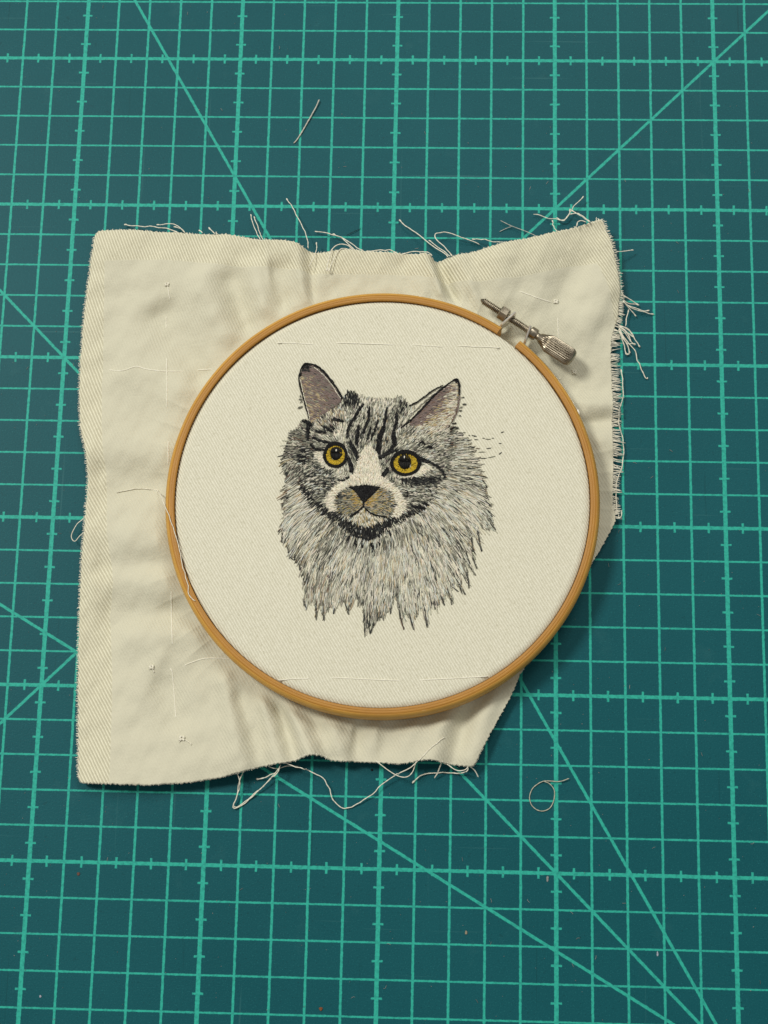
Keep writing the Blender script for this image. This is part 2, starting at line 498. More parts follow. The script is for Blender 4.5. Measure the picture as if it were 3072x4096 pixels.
def skirt_z(x, y):
    x = np.asarray(x, float); y = np.asarray(y, float)
    ph = np.mod(np.arctan2(y - HC[1], x - HC[0]), 2 * np.pi)
    r = np.hypot(x - HC[0], y - HC[1])
    ro = np.interp(ph, PH_S, RO_S, period=2 * np.pi)
    ze = np.interp(ph, PH_S, ZE_S, period=2 * np.pi)
    s = np.clip((r - R_DRUM) / np.where(np.abs(ro - R_DRUM) < .05, .05, ro - R_DRUM), 0, 1)
    e = s * s * (3 - 2 * s)
    z = (Z_BOT - 0.03) * (1 - e) + ze * e
    near = np.clip((r - HR + .1) / .5, 0, 1)
    lift = np.zeros_like(z)
    for a, c, w, h in RW:
        d = c - a; L = np.linalg.norm(d); d = d / L
        u = (x - a[0]) * d[0] + (y - a[1]) * d[1]
        v = (x - a[0]) * -d[1] + (y - a[1]) * d[0]
        win = np.exp(-np.maximum(0, np.maximum(-u, u - L)) ** 2 / (2 * .25 ** 2))
        ww = w * 1.2 * (0.75 + 0.5 * np.clip(u / L, 0, 1))
        lift += h * np.exp(-v ** 2 / (2 * ww ** 2)) * win
    pleat = (1 - np.abs(np.sin(ph * 31 + 1.5 * np.sin(ph * 5)))) ** 2 * (0.5 + 0.5 * np.sin(ph * 7 + .8))
    lift += 0.055 * pleat * np.exp(-np.maximum(r - HR, 0) / .55)
    lift += 0.038 * fbm(x, y, 3, 3, 1.7) + 0.012 * fbm(x, y, 5, 2, 6.0)
    z = z + near * lift * 1.45
    return np.maximum(z, 0.075 + 0.01 * fbm(x, y, 9, 1, 3.0))


def on_cloth(px, py, lift=0.0):
    """photo pixel -> the point of the cloth or drum seen there"""
    z = np.full(np.shape(px), 0.4)
    for _ in range(6):
        p = unproj(px, py, z)
        r = np.hypot(p[..., 0] - HC[0], p[..., 1] - HC[1])
        z = np.where(r < R_DRUM - .02, Z_DRUM, skirt_z(p[..., 0], p[..., 1])) + lift
    return unproj(px, py, z)


FLANNEL = [(434, 3150), (441, 3015), (448, 2762), (445, 2581), (439, 2464), (452, 2331), (442, 2232), (426, 2132), (426, 1933), (423, 1880), (407, 1718),
           (407, 1580), (412, 1429), (416, 1212), (417, 1042), (520, 1038), (662, 1038), (780, 1048), (897, 1058), (1034, 1066), (1120, 1072), (1234, 1094),
           (1403, 1098), (1560, 1098), (1673, 1100), (1740, 1112), (1800, 1133), (1900, 1124), (2053, 1110), (2160, 1090), (2285, 1064), (2385, 1053), (2403, 1072),
           (2420, 1112), (2441, 1160), (2452, 1240), (2470, 1330), (2520, 1420), (2520, 3150)]
FW = on_cloth(np.array([p[0] for p in FLANNEL]), np.array([p[1] for p in FLANNEL]))[:, :2]


def in_poly(x, y, poly):
    poly = np.asarray(poly, float)
    ins = np.zeros(np.shape(x), bool)
    j = len(poly) - 1
    for i in range(len(poly)):
        xi, yi = poly[i]; xj, yj = poly[j]
        c = ((yi > y) != (yj > y)) & (x < (xj - xi) * (y - yi) / (yj - yi + 1e-12) + xi)
        ins ^= c
        j = i
    return ins


def seg_dist(x, y, a, c):
    d = np.asarray(c, float) - a
    t = np.clip(((x - a[0]) * d[0] + (y - a[1]) * d[1]) / (d @ d + 1e-12), 0, 1)
    return np.hypot(x - a[0] - t * d[0], y - a[1] - t * d[1])


def flannel_sd(x, y):
    d = np.full(np.shape(x), 9.0)
    for i in range(len(FW) - 1):
        d = np.minimum(d, seg_dist(x, y, FW[i], FW[i + 1]))
    return np.where(in_poly(x, y, FW), d, -d)


def rib_coord(x, y, drum):
    a = math.radians(58)
    u = x + HC[0]; v = y + 2.0
    w = math.sin(a) * x + math.cos(a) * y
    sp = np.log1p(np.exp(1.2 * np.clip(v - 2.5, -20, 20))) / 1.2
    w2 = w + 0.017 * (x - 0.3) * sp + 0.02 * fbm(x, y, 21, 2, 0.8)
    return np.where(drum > .5, w / 0.077 + 0.15 * fbm(x, y, 22, 2, .6), w2 / 0.086)


cloth_root = tag(empty("embroidered_cloth"), "frayed cream twill cloth stitched with a grey long-haired cat's head", "cloth")


def build_cloth():
    ns = 72
    rows, info = [], []
    # drum: centre -> rim
    rr = np.r_[np.linspace(0.03, R_DRUM - .35, 44), np.linspace(R_DRUM - .33, R_DRUM, 14)]
    cs, sn = np.cos(PHI), np.sin(PHI)
    for r in rr:
        drop = 0.075 * np.clip((r - (R_DRUM - .22)) / .22, 0, 1) ** 2.4
        x, y = HC[0] + r * cs, HC[1] + r * sn
        z = Z_DRUM - drop + 0.004 * fbm(x, y, 40, 2, 1.5) * (r < R_DRUM - .2)
        rows.append(np.stack([x, y, z], 1)); info.append(1.0)
    for z in (0.85, 0.6, Z_BOT - .03):
        rows.append(np.stack([HC[0] + R_DRUM * cs, HC[1] + R_DRUM * sn, np.full(N_OUT, z)], 1)); info.append(1.0)
    for k in range(1, ns + 1):
        s = (k / ns) ** 1.15
        x = (HC[0] + R_DRUM * cs) * (1 - s) + OUT[:, 0] * s
        y = (HC[1] + R_DRUM * sn) * (1 - s) + OUT[:, 1] * s
        rows.append(np.stack([x, y, skirt_z(x, y)], 1)); info.append(0.0)
    V = np.concatenate(rows)
    nr = len(rows)
    drum = np.repeat(info, N_OUT)
    idx = np.arange(nr * N_OUT).reshape(nr, N_OUT)
    a, c = idx[:-1], idx[1:]
    Q = np.stack([a, c, np.roll(c, -1, 1), np.roll(a, -1, 1)], -1).reshape(-1, 4)
    if PHI[-1] < PHI[0]:
        Q = Q[:, ::-1]
    V = np.vstack([V, [HC[0], HC[1], Z_DRUM]])
    cen = len(V) - 1
    t = np.stack([np.full(N_OUT, cen), idx[0], np.roll(idx[0], -1)], -1)
    if PHI[-1] < PHI[0]:
        t = t[:, ::-1]
    me = np_mesh("cloth", V, Q, t)
    dr = np.r_[drum, 1.0]
    set_attr(me, "drum", dr)
    set_attr(me, "sd", flannel_sd(V[:, 0], V[:, 1]))
    set_attr(me, "rib", rib_coord(V[:, 0], V[:, 1], dr))
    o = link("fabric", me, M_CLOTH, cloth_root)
    sol = o.modifiers.new("thickness", 'SOLIDIFY')
    sol.thickness = 0.045 * S
    sol.offset = -1.0
    return o


fabric = build_cloth()

# ------------------------------------------------------------------ hoop
hoop = tag(empty("embroidery_hoop", (HC[0] * S, HC[1] * S, 0)), "round varnished wooden embroidery hoop with a metal tightening screw", "embroidery hoop")


def ang_of(px, py, z=1.25):
    p = unproj(px, py, z)
    return math.atan2(p[1] - HC[1], p[0] - HC[0])


def arc_sweep(name, profile, a0, a1, n, mat, parent, bands=None, closed=True):
    """sweep a closed (r,z) profile about the hoop's centre from a0 to a1 (capped)"""
    pr = np.asarray(profile, float)
    k = len(pr)
    A = np.linspace(a0, a1, n)
    V = np.stack([HC[0] + pr[None, :, 0] * np.cos(A)[:, None], HC[1] + pr[None, :, 0] * np.sin(A)[:, None], np.repeat(pr[None, :, 1], n, 0)], -1)
    V[..., 2] += 0.010 * np.sin(3 * A + 1)[:, None] + 0.004 * np.sin(17 * A)[:, None]
    idx = np.arange(n * k).reshape(n, k)
    a, c = idx[:-1], idx[1:]
    Q = np.stack([a, np.roll(a, -1, 1), np.roll(c, -1, 1), c], -1).reshape(-1, 4)
    T = []
    for e, rev in ((0, False), (n - 1, True)):
        for j in range(1, k - 1):
            t = [idx[e, 0], idx[e, j], idx[e, j + 1]]
            T.append(t[::-1] if rev else t)
    V = V.reshape(-1, 3) - np.array([HC[0], HC[1], 0])
    me = np_mesh(name, V, Q, T)
    set_attr(me, "ang", np.repeat(A, k))
    set_attr(me, "prof", np.tile(pr[:, 0] + 0.7 * pr[:, 1], n))
    set_attr(me, "band", np.tile(bands if bands is not None else np.zeros(k), n))
    me.set_sharp_from_angle(angle=math.radians(50))
    return link(name, me, mat, parent)


A_GAP1 = ang_of(1985, 1338)         # end of the ring above the screw
A_GAP2 = ang_of(2058, 1388)         # end below it
r0 = HR - RING_W
PROFILE = [(HR - .015, Z_BOT), (HR, Z_BOT + .03), (HR, 1.06), (HR - .02, 1.14), (HR - .055, 1.205), (HR - .095, 1.25), (HR - .115, 1.262),
           (HR - .125, 1.256), (HR - .135, 1.264), (HR - .165, 1.272), (HR - .195, 1.274), (HR - .205, 1.268), (HR - .215, 1.273), (HR - .265, 1.27),
           (HR - .29, 1.25), (r0, 1.21), (r0, Z_BOT + .02), (r0 + .02, Z_BOT)]
BANDS = [1, 1, 1, 1, 1, 1, .7, 0, 0, .12, .1, 0, 0, 0, 0, 0, 0, 0]
arc_sweep("outer_ring", PROFILE, A_GAP1, A_GAP2 + 2 * math.pi, 620, M_WOOD, hoop, BANDS)
# inner ring inside the cloth
arc_sweep("inner_ring", [(R_DRUM - .06, .32), (R_DRUM - .06, .98), (R_DRUM - .12, 1.08), (R_DRUM - .28, 1.12), (R_DRUM - .32, 1.06), (R_DRUM - .32, .32)][::-1],
          0, 2 * math.pi, 200, M_WOOD, hoop, [0] * 6)


def hoop_local(p):
    return np.asarray(p, float) - np.array([HC[0], HC[1], 0])


def plate(name, pts, z0, z1, t, mat, parent, notch=None):
    """upright bent strip: (x,y) centre line, from z0 to z1, thickness t"""
    p = np.asarray(pts, float)
    d = np.gradient(p, axis=0)
    d /= np.linalg.norm(d, axis=1, keepdims=True)
    nn = np.stack([-d[:, 1], d[:, 0]], 1) * t / 2
    n = len(p)
    z0 = np.broadcast_to(z0, n); z1 = np.broadcast_to(z1, n)
    ch = t * .3
    ring = [np.c_[p + nn, z0], np.c_[p + nn, z1 - ch], np.c_[p + nn * .5, z1], np.c_[p - nn * .5, z1], np.c_[p - nn, z1 - ch], np.c_[p - nn, z0]]
    V = np.stack(ring, 1).reshape(-1, 3)
    k = len(ring)
    idx = np.arange(n * k).reshape(n, k)
    a, c = idx[:-1], idx[1:]
    Q = np.stack([a, c, np.roll(c, -1, 1), np.roll(a, -1, 1)], -1).reshape(-1, 4)
    T = []
    for e, rev in ((0, True), (n - 1, False)):
        for j in range(1, k - 1):
            t3 = [idx[e, 0], idx[e, j], idx[e, j + 1]]
            T.append(t3[::-1] if rev else t3)
    me = np_mesh(name, hoop_local(V), Q, T)
    me.set_sharp_from_angle(angle=math.radians(40))
    return link(name, me, mat, parent)


def bracket(a_far, a_gap, tip_px):
    A = np.linspace(a_far, a_gap, 40)
    rad = HR + .026 + 0.0 * A
    rad[:3] += np.array([.0, .03, .02])
    pts = [(HC[0] + r * math.cos(a), HC[1] + r * math.sin(a)) for a, r in zip(A, rad)]
    tip = unproj(*tip_px, 1.3)[:2]
    last = np.array(pts[-1])
    for f in np.linspace(.12, 1, 9):
        pts.append(tuple(last * (1 - f) + tip * f))
    n = len(pts)
    z1 = np.full(n, .90); z1[-9:] = np.linspace(1.0, 1.30, 9)
    z0 = np.full(n, .52); z0[-9:] = .58
    return plate("bracket", pts, z0, z1, .070, M_BRIGHT, hoop)


bracket(ang_of(1668, 1182), ang_of(1979, 1321), (2062, 1247))
bracket(ang_of(2312, 1648), ang_of(2078, 1386), (2122, 1302))

# screw: axis from the pointed tip to the knurled knob
SA, SB = unproj(1923, 1198, .95), unproj(2291, 1436, .95)
AX = (SB - SA) / np.linalg.norm(SB - SA)
LEN = np.linalg.norm(SB - SA)
SIDE = np.cross(AX, [0, 0, 1.0]); SIDE /= np.linalg.norm(SIDE)
UPV = np.cross(SIDE, AX)


def lathe(name, prof, sides, mat, parent, flute=None, sharp=35, rot=0.0):
    """prof: (t along the axis, radius); flute(t, theta) multiplies the radius"""
    pr = np.asarray(prof, float)
    th = np.arange(sides) * 2 * np.pi / sides + rot
    V = []
    for t, r in pr:
        f = np.ones(sides) if flute is None else np.array([flute(t, a) for a in th])
        V.append(SA + AX * t + (r * f)[:, None] * (np.cos(th)[:, None] * SIDE + np.sin(th)[:, None] * UPV))
    n = len(pr)
    V = np.concatenate(V)
    idx = np.arange(n * sides).reshape(n, sides)
    a, c = idx[:-1], idx[1:]
    Q = np.stack([a, c, np.roll(c, -1, 1), np.roll(a, -1, 1)], -1).reshape(-1, 4)
    T = []
    for e, rev in ((0, False), (n - 1, True)):
        for j in range(1, sides - 1):
            t3 = [idx[e, 0], idx[e, j], idx[e, j + 1]]
            T.append(t3[::-1] if rev else t3)
    me = np_mesh(name, hoop_local(V), Q, T)
    me.flip_normals()
    me.set_sharp_from_angle(angle=math.radians(sharp))
    return link(name, me, mat, parent)


tp = [(0.0, .02), (.03, .05), (.10, .085)]
t = .10
while t < 2.02:
    tp += [(t, .085), (t + .014, .112), (t + .022, .112), (t + .036, .085)]
    t += .050
tp.append((2.04, .085))
k_ = LEN / 3.15
screw = lathe("tightening_screw", [(a * k_, r) for a, r in tp], 20, M_STEEL, hoop, sharp=25)
lathe("nut", [(a * k_, r) for a, r in [(.66, .20), (.69, .235), (.90, .235), (.93, .20)]], 6, M_STEEL, hoop, sharp=20, rot=.3)
lathe("collar", [(a * k_, r) for a, r in [(1.69, .11), (1.70, .165), (1.72, .18), (1.88, .18), (1.91, .165), (1.92, .10)]], 28, M_STEEL, hoop)
lathe("knob", [(a * k_, r) for a, r in [(1.90, .105), (2.00, .11), (2.04, .155), (2.14, .185), (2.26, .235), (2.32, .262), (2.36, .268), (2.98, .268), (3.05, .262),
                                        (3.11, .245), (3.15, .21), (3.165, .15), (3.17, .03)]], 324, M_STEEL, screw,
      flute=lambda t, a: 1.0 + (0.045 * math.copysign(abs(math.sin(27 * a)) ** .8, math.sin(27 * a)) if 2.2 < t / k_ < 3.08 else 0.0), sharp=60)

# ------------------------------------------------------------------ the stitched cat.  Drawing units: 1 unit = 0.6028 photo pixel, origin at photo (1060,1400)
def o2w(p, z=Z_DRUM):
    p = np.asarray(p, float)
    return unproj(1060 + .60278 * p[..., 0], 1400 + .60278 * p[..., 1], z)


PAL = {'K': (12, 12, 16), 'D': (54, 56, 55), 'M': (126, 125, 111), 'G': (165, 163, 148), 'L': (211, 208, 191), 'W': (236, 229, 210), 'T': (128, 112, 107),
       'B': (190, 172, 138), 'Y': (182, 150, 74), 'R': (112, 88, 72), 'E': (200, 170, 42), 'F': (160, 134, 34), 'H': (92, 78, 22), 'S': (176, 158, 100), 'P': (208, 213, 207)}
PALK = list(PAL)
PALRGB = np.array([lin(PAL[k]) for k in PALK])


def mix_w(d):
    w = np.zeros(len(PALK))
    for k, v in d.items():
        w[PALK.index(k)] = v
    return w / w.sum()


def stitches(name, A, Bp, colour, mat, parent, rad=0.0135, level=None, arch=.016, rings=5, sides=5, bend=None, path=None):
    """one mesh of floss stitches: A root, Bp tip (n,2) in drawing units, colour (n,3) linear"""
    A = np.asarray(A, float); Bp = np.asarray(Bp, float); n = len(A)
    s = np.linspace(0, 1, rings)
    P2 = A[:, None, :] * (1 - s)[None, :, None] + Bp[:, None, :] * s[None, :, None]
    d = Bp - A
    nrm = np.stack([-d[:, 1], d[:, 0]], 1)
    if bend is None:
        bend = rng.normal(0, .035, n)
    P2 = P2 + nrm[:, None, :] * (bend[:, None] * (4 * s * (1 - s))[None, :])[..., None]
    if path is not None:
        P2 = path
    W = o2w(P2)
    if level is None:
        level = rng.uniform(0, .022, n)
    W[..., 2] = Z_DRUM + 0.004 + level[:, None] * (0.55 + 0.45 * np.sin(np.pi * s))[None, :] + arch * np.sin(np.pi * s)[None, :]
    R = np.full((n, rings), 1.0) * (rad * rng.uniform(.85, 1.2, n))[:, None]
    R *= np.interp(s, [0, .12, .5, .88, 1], [.55, .9, 1, .9, .5])[None, :]
    V, Q, T = tubes(W, R, sides)
    me = np_mesh(name, V, Q, T)
    set_col(me, np.repeat(np.clip(colour, 0, 1), rings * sides, axis=0))
    return link(name, me, mat, parent)


def pick(w):
    """w (n,k) weights -> linear rgb with small variation"""
    c = np.cumsum(w, 1); u = rng.random(len(w))[:, None] * c[:, -1:]
    i = (u > c).sum(1).clip(0, w.shape[1] - 1)
    rgb = PALRGB[i] * rng.uniform(.88, 1.10, len(w))[:, None]
    return rgb * (1 + rng.normal(0, .025, (len(w), 3))), i


BODY = [(285, 458), (240, 478), (222, 515), (172, 548), (158, 600), (140, 650), (120, 700), (116, 760), (138, 820), (136, 880), (132, 960), (122, 1010), (128, 1060),
        (122, 1130), (98, 1190), (118, 1215), (116, 1262), (145, 1268), (156, 1335), (186, 1385), (218, 1405), (240, 1455), (255, 1480), (252, 1530), (268, 1570),
        (258, 1650), (264, 1690), (282, 1700), (310, 1640), (325, 1690), (341, 1765), (362, 1700), (388, 1775), (412, 1720), (440, 1690), (462, 1730), (490, 1680),
        (522, 1640), (555, 1730), (580, 1675), (605, 1640), (640, 1670), (654, 1755), (666, 1870), (695, 1835), (722, 1835), (745, 1790), (790, 1765), (830, 1730),
        (862, 1635), (882, 1700), (903, 1775), (925, 1760), (940, 1740), (962, 1760), (985, 1835), (985, 1760), (1005, 1770), (1025, 1690), (1056, 1760), (1076, 1825),
        (1088, 1710), (1120, 1680), (1140, 1730), (1160, 1640), (1190, 1660), (1202, 1600), (1237, 1670), (1232, 1575), (1262, 1540), (1322, 1605), (1292, 1525),
        (1300, 1475), (1352, 1560), (1340, 1465), (1322, 1400), (1394, 1485), (1345, 1385), (1312, 1330), (1360, 1345), (1404, 1440), (1376, 1310), (1356, 1235),
        (1396, 1230), (1438, 1325), (1420, 1245), (1408, 1180), (1460, 1190), (1515, 1180), (1508, 1110), (1485, 1040), (1480, 980), (1465, 915), (1435, 855),
        (1418, 800), (1405, 760), (1408, 735), (1365, 700), (1355, 640), (1335, 590), (1285, 560), (1262, 505), (1232, 497), (1180, 480), (1090, 490), (1000, 490),
        (935, 480), (985, 420), (1010, 375), (960, 372), (930, 335), (900, 305), (860, 315), (820, 330), (770, 326), (720, 318), (660, 318), (620, 300), (590, 282),
        (550, 275), (525, 310), (515, 345), (470, 375), (400, 400), (350, 440), (310, 490)]

DIRS = np.array([
    (740, 450, .05, -1), (620, 450, .4, -1), (560, 540, .35, -1), (480, 540, -.35, -1), (586, 480, .4, -1), (690, 450, .1, -1), (800, 450, .2, -1), (860, 560, .05, -1),
    (760, 600, .25, -1), (700, 560, .25, -1), (620, 600, .1, -1), (950, 560, .7, -.7), (1050, 600, .85, -.5), (1150, 550, .85, -.5), (1200, 490, .9, -.35), (1000, 520, .7, -.7), (920, 620, .6, -.7),
    (1000, 650, .9, -.4), (1080, 690, .95, -.3), (1250, 620, 1, -.15), (1350, 680, 1, -.1), (1250, 750, 1, 0), (1150, 740, 1, -.15), (1350, 830, 1, .15), (1250, 850, 1, .2),
    (1150, 870, 1, .12), (1050, 880, 1, .05), (1000, 960, 1, .2), (1100, 960, 1, .35), (1200, 950, 1, .5), (1350, 950, 1, .5), (1450, 980, 1, .6), (1250, 1050, .8, .7),
    (1400, 1100, .75, .75), (1480, 1130, .6, .8), (1150, 1100, .7, .8), (1050, 1120, .55, .85), (1250, 1250, .6, .85), (1350, 1250, .55, .85), (1150, 1300, .45, .9),
    (1250, 1450, .45, .9), (1350, 1450, .45, .9), (1050, 1300, .3, .95), (950, 1250, .25, 1), (1100, 1500, .3, .95), (1000, 1500, .12, 1), (1050, 1700, .15, 1),
    (1200, 1600, .35, 1), (900, 1300, .1, 1), (900, 1500, -.02, 1), (880, 1700, -.02, 1), (950, 1750, .2, 1), (800, 1300, -.1, 1), (780, 1500, -.12, 1), (700, 1750, -.1, 1),
    (700, 1300, -.15, 1), (650, 1500, -.2, 1), (600, 1300, -.3, .95), (500, 1300, -.45, .9), (500, 1500, -.3, .95), (400, 1300, -.5, .87), (350, 1500, -.3, .95),
    (300, 1650, -.1, 1), (400, 1700, -.12, 1), (550, 1700, -.15, 1), (300, 1200, -.6, .8), (200, 1300, -.5, .85), (200, 1150, -.7, .7), (300, 1050, -.8, .55),
    (180, 1000, -.85, .5), (250, 900, -.85, .5), (400, 1100, -.6, .75), (140, 1200, -.5, .85), (350, 870, -.9, .3), (250, 790, -.75, .6), (170, 800, -.65, .75),
    (180, 680, -1, .15), (250, 700, -1, .1), (300, 650, -1, 0), (200, 560, -.95, -.3), (280, 500, -.7, -.6), (350, 560, -.8, -.45), (430, 500, -.5, -.85),
    (330, 640, -.95, -.2), (340, 720, -1, .1), (450, 830, -.85, .5), (430, 430, -.35, -1), (340, 450, -.55, -.85), (500, 400, -.25, -1), (560, 300, .05, -1), (700, 340, .15, -1),
    (850, 340, .2, -1), (930, 350, .35, -1), (900, 420, .2, -1), (690, 720, .02, -1), (650, 800, -.12, -1), (720, 800, .1, -1), (600, 850, -.3, -1), (690, 860, 0, -1), (770, 870, .4, -1),
    (520, 880, -.6, -.8), (460, 920, -.85, -.5), (430, 960, -1, -.1), (430, 1030, -1, .2), (840, 900, .7, -.7), (890, 950, .95, -.3), (915, 1010, 1, .1), (920, 1050, 1, .35),
    (880, 1090, .8, .6), (530, 1000, -1, .05), (500, 950, -.9, -.4), (560, 1060, -.85, .5), (600, 990, -.95, .2), (780, 1000, 1, -.15), (800, 950, .9, -.45), (800, 1060, .9, .45), (720, 1020, .9, -.1),
    (660, 1120, 0, 1), (570, 1130, -.5, .9), (760, 1130, .5, .9), (650, 1220, 0, 1), (500, 1180, -.4, .9), (820, 1170, .3, .95), (950, 1120, .5, .85), (400, 1080, -.6, .8),
    (280, 980, -.8, .6), (480, 800, -.05, 1), (575, 720, .35, .9), (560, 800, .1, 1), (1070, 800, .75, .65), (930, 845, .05, 1), (1110, 770, 1, .25), (860, 845, -.3, 1), (800, 780, .5, -.8), (830, 900, .9, .1)])
DIRS[:, 2:] /= np.linalg.norm(DIRS[:, 2:], axis=1, keepdims=True)


def direction(x, y):
    d2 = (x[:, None] - DIRS[None, :, 0]) ** 2 + (y[:, None] - DIRS[None, :, 1]) ** 2 + 200
    w = d2 ** -2.0
    v = w @ DIRS[:, 2:]
    return v / np.linalg.norm(v, axis=1, keepdims=True)


JAW = [(240, 885, 16), (268, 950, 22), (325, 1022, 24), (395, 1075, 22), (470, 1112, 26), (540, 1166, 36), (600, 1204, 42), (680, 1222, 44), (745, 1203, 40),
       (805, 1160, 30), (870, 1130, 24), (960, 1090, 22), (1035, 1060, 15)]
REG = [  # polygon in drawing units, palette weights, chance that the region applies
    ([(150, 480), (300, 460), (520, 330), (560, 290), (940, 330), (960, 480), (1240, 500), (1300, 600), (1240, 760), (1200, 900), (1060, 1060), (860, 1120), (440, 1100), (260, 960), (220, 830), (120, 740)],
     dict(M=.33, G=.25, L=.18, D=.19, W=.02, T=.03), 1),
    ([(110, 690), (150, 590), (240, 480), (330, 600), (300, 800), (220, 900), (120, 900)], dict(M=.32, G=.18, D=.28, L=.10, R=.05, T=.05, K=.02), 1),
    ([(200, 660), (300, 640), (340, 700), (300, 790), (200, 770)], dict(D=.45, K=.18, M=.2, G=.17), .8),
    ([(230, 790), (330, 760), (450, 800), (510, 850), (430, 930), (340, 985), (270, 930), (235, 860)], dict(D=.46, M=.27, K=.15, G=.08, L=.04), .92),
    ([(330, 960), (420, 930), (410, 1060), (350, 1020)], dict(D=.4, M=.35, G=.15, L=.1), .8),
    ([(540, 340), (640, 300), (940, 320), (900, 400), (760, 420), (620, 400)], dict(L=.40, G=.28, W=.16, M=.12, D=.04), .95),
    ([(330, 430), (500, 380), (540, 440), (420, 520), (320, 520)], dict(L=.25, G=.25, B=.15, T=.15, W=.12, M=.08), .9),
    ([(470, 490), (535, 470), (556, 540), (530, 630), (440, 565)], dict(W=.38, L=.36, G=.2, M=.06), .95),
    ([(340, 560), (430, 560), (520, 620), (450, 615), (350, 590)], dict(W=.2, L=.35, G=.3, M=.1, D=.05), .9),
    ([(290, 585), (400, 620), (390, 655), (320, 640)], dict(M=.5, G=.35, L=.15), .9),
    ([(540, 420), (660, 400), (640, 620), (600, 640), (560, 600)], dict(G=.26, L=.24, M=.24, D=.22, W=.04), .9),
    ([(640, 420), (820, 400), (860, 620), (700, 650)], dict(G=.26, L=.22, M=.28, B=.05, D=.18, W=.01), .9),
    ([(930, 500), (1220, 500), (1230, 620), (1150, 660), (1000, 600), (900, 640)], dict(L=.30, G=.30, W=.08, M=.20, B=.06, D=.06), .9),
    ([(1000, 480), (1180, 470), (1240, 520), (1120, 560), (1020, 540)], dict(W=.28, L=.36, B=.18, G=.12, T=.06), .85),
    ([(1220, 500), (1280, 520), (1250, 700), (1200, 640)], dict(D=.35, M=.3, G=.15, K=.12, R=.08), .7),
    ([(1000, 600), (1080, 590), (1180, 660), (1160, 700), (1040, 660)], dict(D=.4, M=.3, K=.1, G=.2), .7),
    ([(905, 845), (1000, 845), (1110, 840), (1180, 850), (1130, 890), (1010, 905), (920, 890)], dict(K=.55, D=.38, M=.07), .85),
    ([(900, 945), (960, 940), (985, 975), (930, 990)], dict(K=.4, D=.4, M=.2), .8),
    ([(960, 900), (1180, 870), (1150, 980), (1060, 1050), (950, 1040)], dict(M=.3, D=.34, G=.18, L=.08, K=.10), .9),
    ([(1180, 760), (1300, 760), (1440, 900), (1300, 960), (1180, 900)], dict(M=.30, G=.26, L=.26, D=.16, B=.02), .85),
    ([(430, 1120), (560, 1250), (700, 1300), (850, 1250), (1000, 1130), (1030, 1200), (880, 1330), (700, 1365), (520, 1325), (420, 1200)], dict(M=.42, G=.28, D=.20, L=.10), .85),
    ([(240, 1500), (420, 1480), (440, 1800), (220, 1800)], dict(G=.28, L=.24, M=.22, T=.1, R=.06, B=.1), .8),
    ([(80, 880), (160, 880), (170, 1250), (300, 1450), (270, 1760), (220, 1760), (60, 1250)], dict(M=.28, D=.2, G=.24, R=.1, L=.18), .75),
    ([(1380, 900), (1560, 900), (1560, 1240), (1440, 1240), (1420, 1050)], dict(M=.30, G=.22, D=.24, L=.18, R=.06), .8),
    # whites of the face
    ([(690, 632), (740, 672), (762, 760), (768, 830), (802, 855), (855, 895), (905, 955), (938, 1010), (936, 1062), (884, 1116), (842, 1112), (850, 1082), (876, 1040),
      (870, 990), (840, 943), (790, 913), (762, 903), (660, 893), (560, 903), (500, 935), (463, 975), (457, 1020), (470, 1072), (440, 1078), (404, 1042), (400, 990),
      (428, 936), (480, 892), (540, 866), (585, 826), (605, 770), (630, 698), (660, 648)], dict(W=.86, L=.10, B=.04), 1),
    ([(325, 690), (385, 668), (396, 740), (440, 790), (420, 800), (370, 760)], dict(W=.6, L=.3, B=.1), .95),
    ([(430, 785), (550, 775), (580, 830), (530, 860), (470, 845)], dict(L=.4, W=.2, G=.25, M=.15), .9),
    ([(1032, 774), (1084, 758), (1112, 784), (1062, 824), (940, 852), (856, 846), (850, 832), (930, 842), (1005, 805)], dict(W=.7, L=.3), .95),
    ([(560, 912), (500, 938), (466, 978), (460, 1022), (478, 1075), (540, 1112), (600, 1088), (640, 1052), (650, 1020), (600, 945)], dict(M=.36, G=.16, B=.16, D=.18, S=.14), 1),
    ([(762, 912), (838, 945), (870, 1000), (858, 1070), (810, 1105), (740, 1095), (690, 1070), (660, 1030), (690, 980)], dict(M=.34, G=.2, B=.18, D=.12, S=.16), 1),
    ([(465, 975), (500, 940), (520, 970), (490, 1060), (468, 1050)], dict(D=.5, M=.3, K=.2), .8),
    ([(800, 945), (850, 975), (872, 1040), (840, 1050), (820, 990)], dict(D=.45, K=.25, M=.3), .75),
    ([(580, 930), (604, 948), (648, 1015), (636, 1042), (600, 1040), (574, 985)], dict(Y=.38, B=.30, S=.2, M=.12), .9),
    ([(748, 932), (775, 950), (740, 995), (700, 1028), (664, 1026), (690, 985)], dict(Y=.38, B=.30, S=.2, M=.12), .9),
    ([(650, 1048), (690, 1082), (760, 1115), (800, 1130), (745, 1168), (660, 1184), (590, 1172), (566, 1122), (610, 1085)], dict(B=.26, L=.26, M=.2, W=.2, S=.08), 1),
    ([(514, 288), (560, 268), (600, 280), (630, 330), (626, 380), (560, 380), (520, 360)], dict(K=.5, D=.42, M=.08), .92),
    ([(890, 340), (970, 335), (950, 380), (900, 440), (870, 400)], dict(K=.4, D=.4, M=.2), .75)]

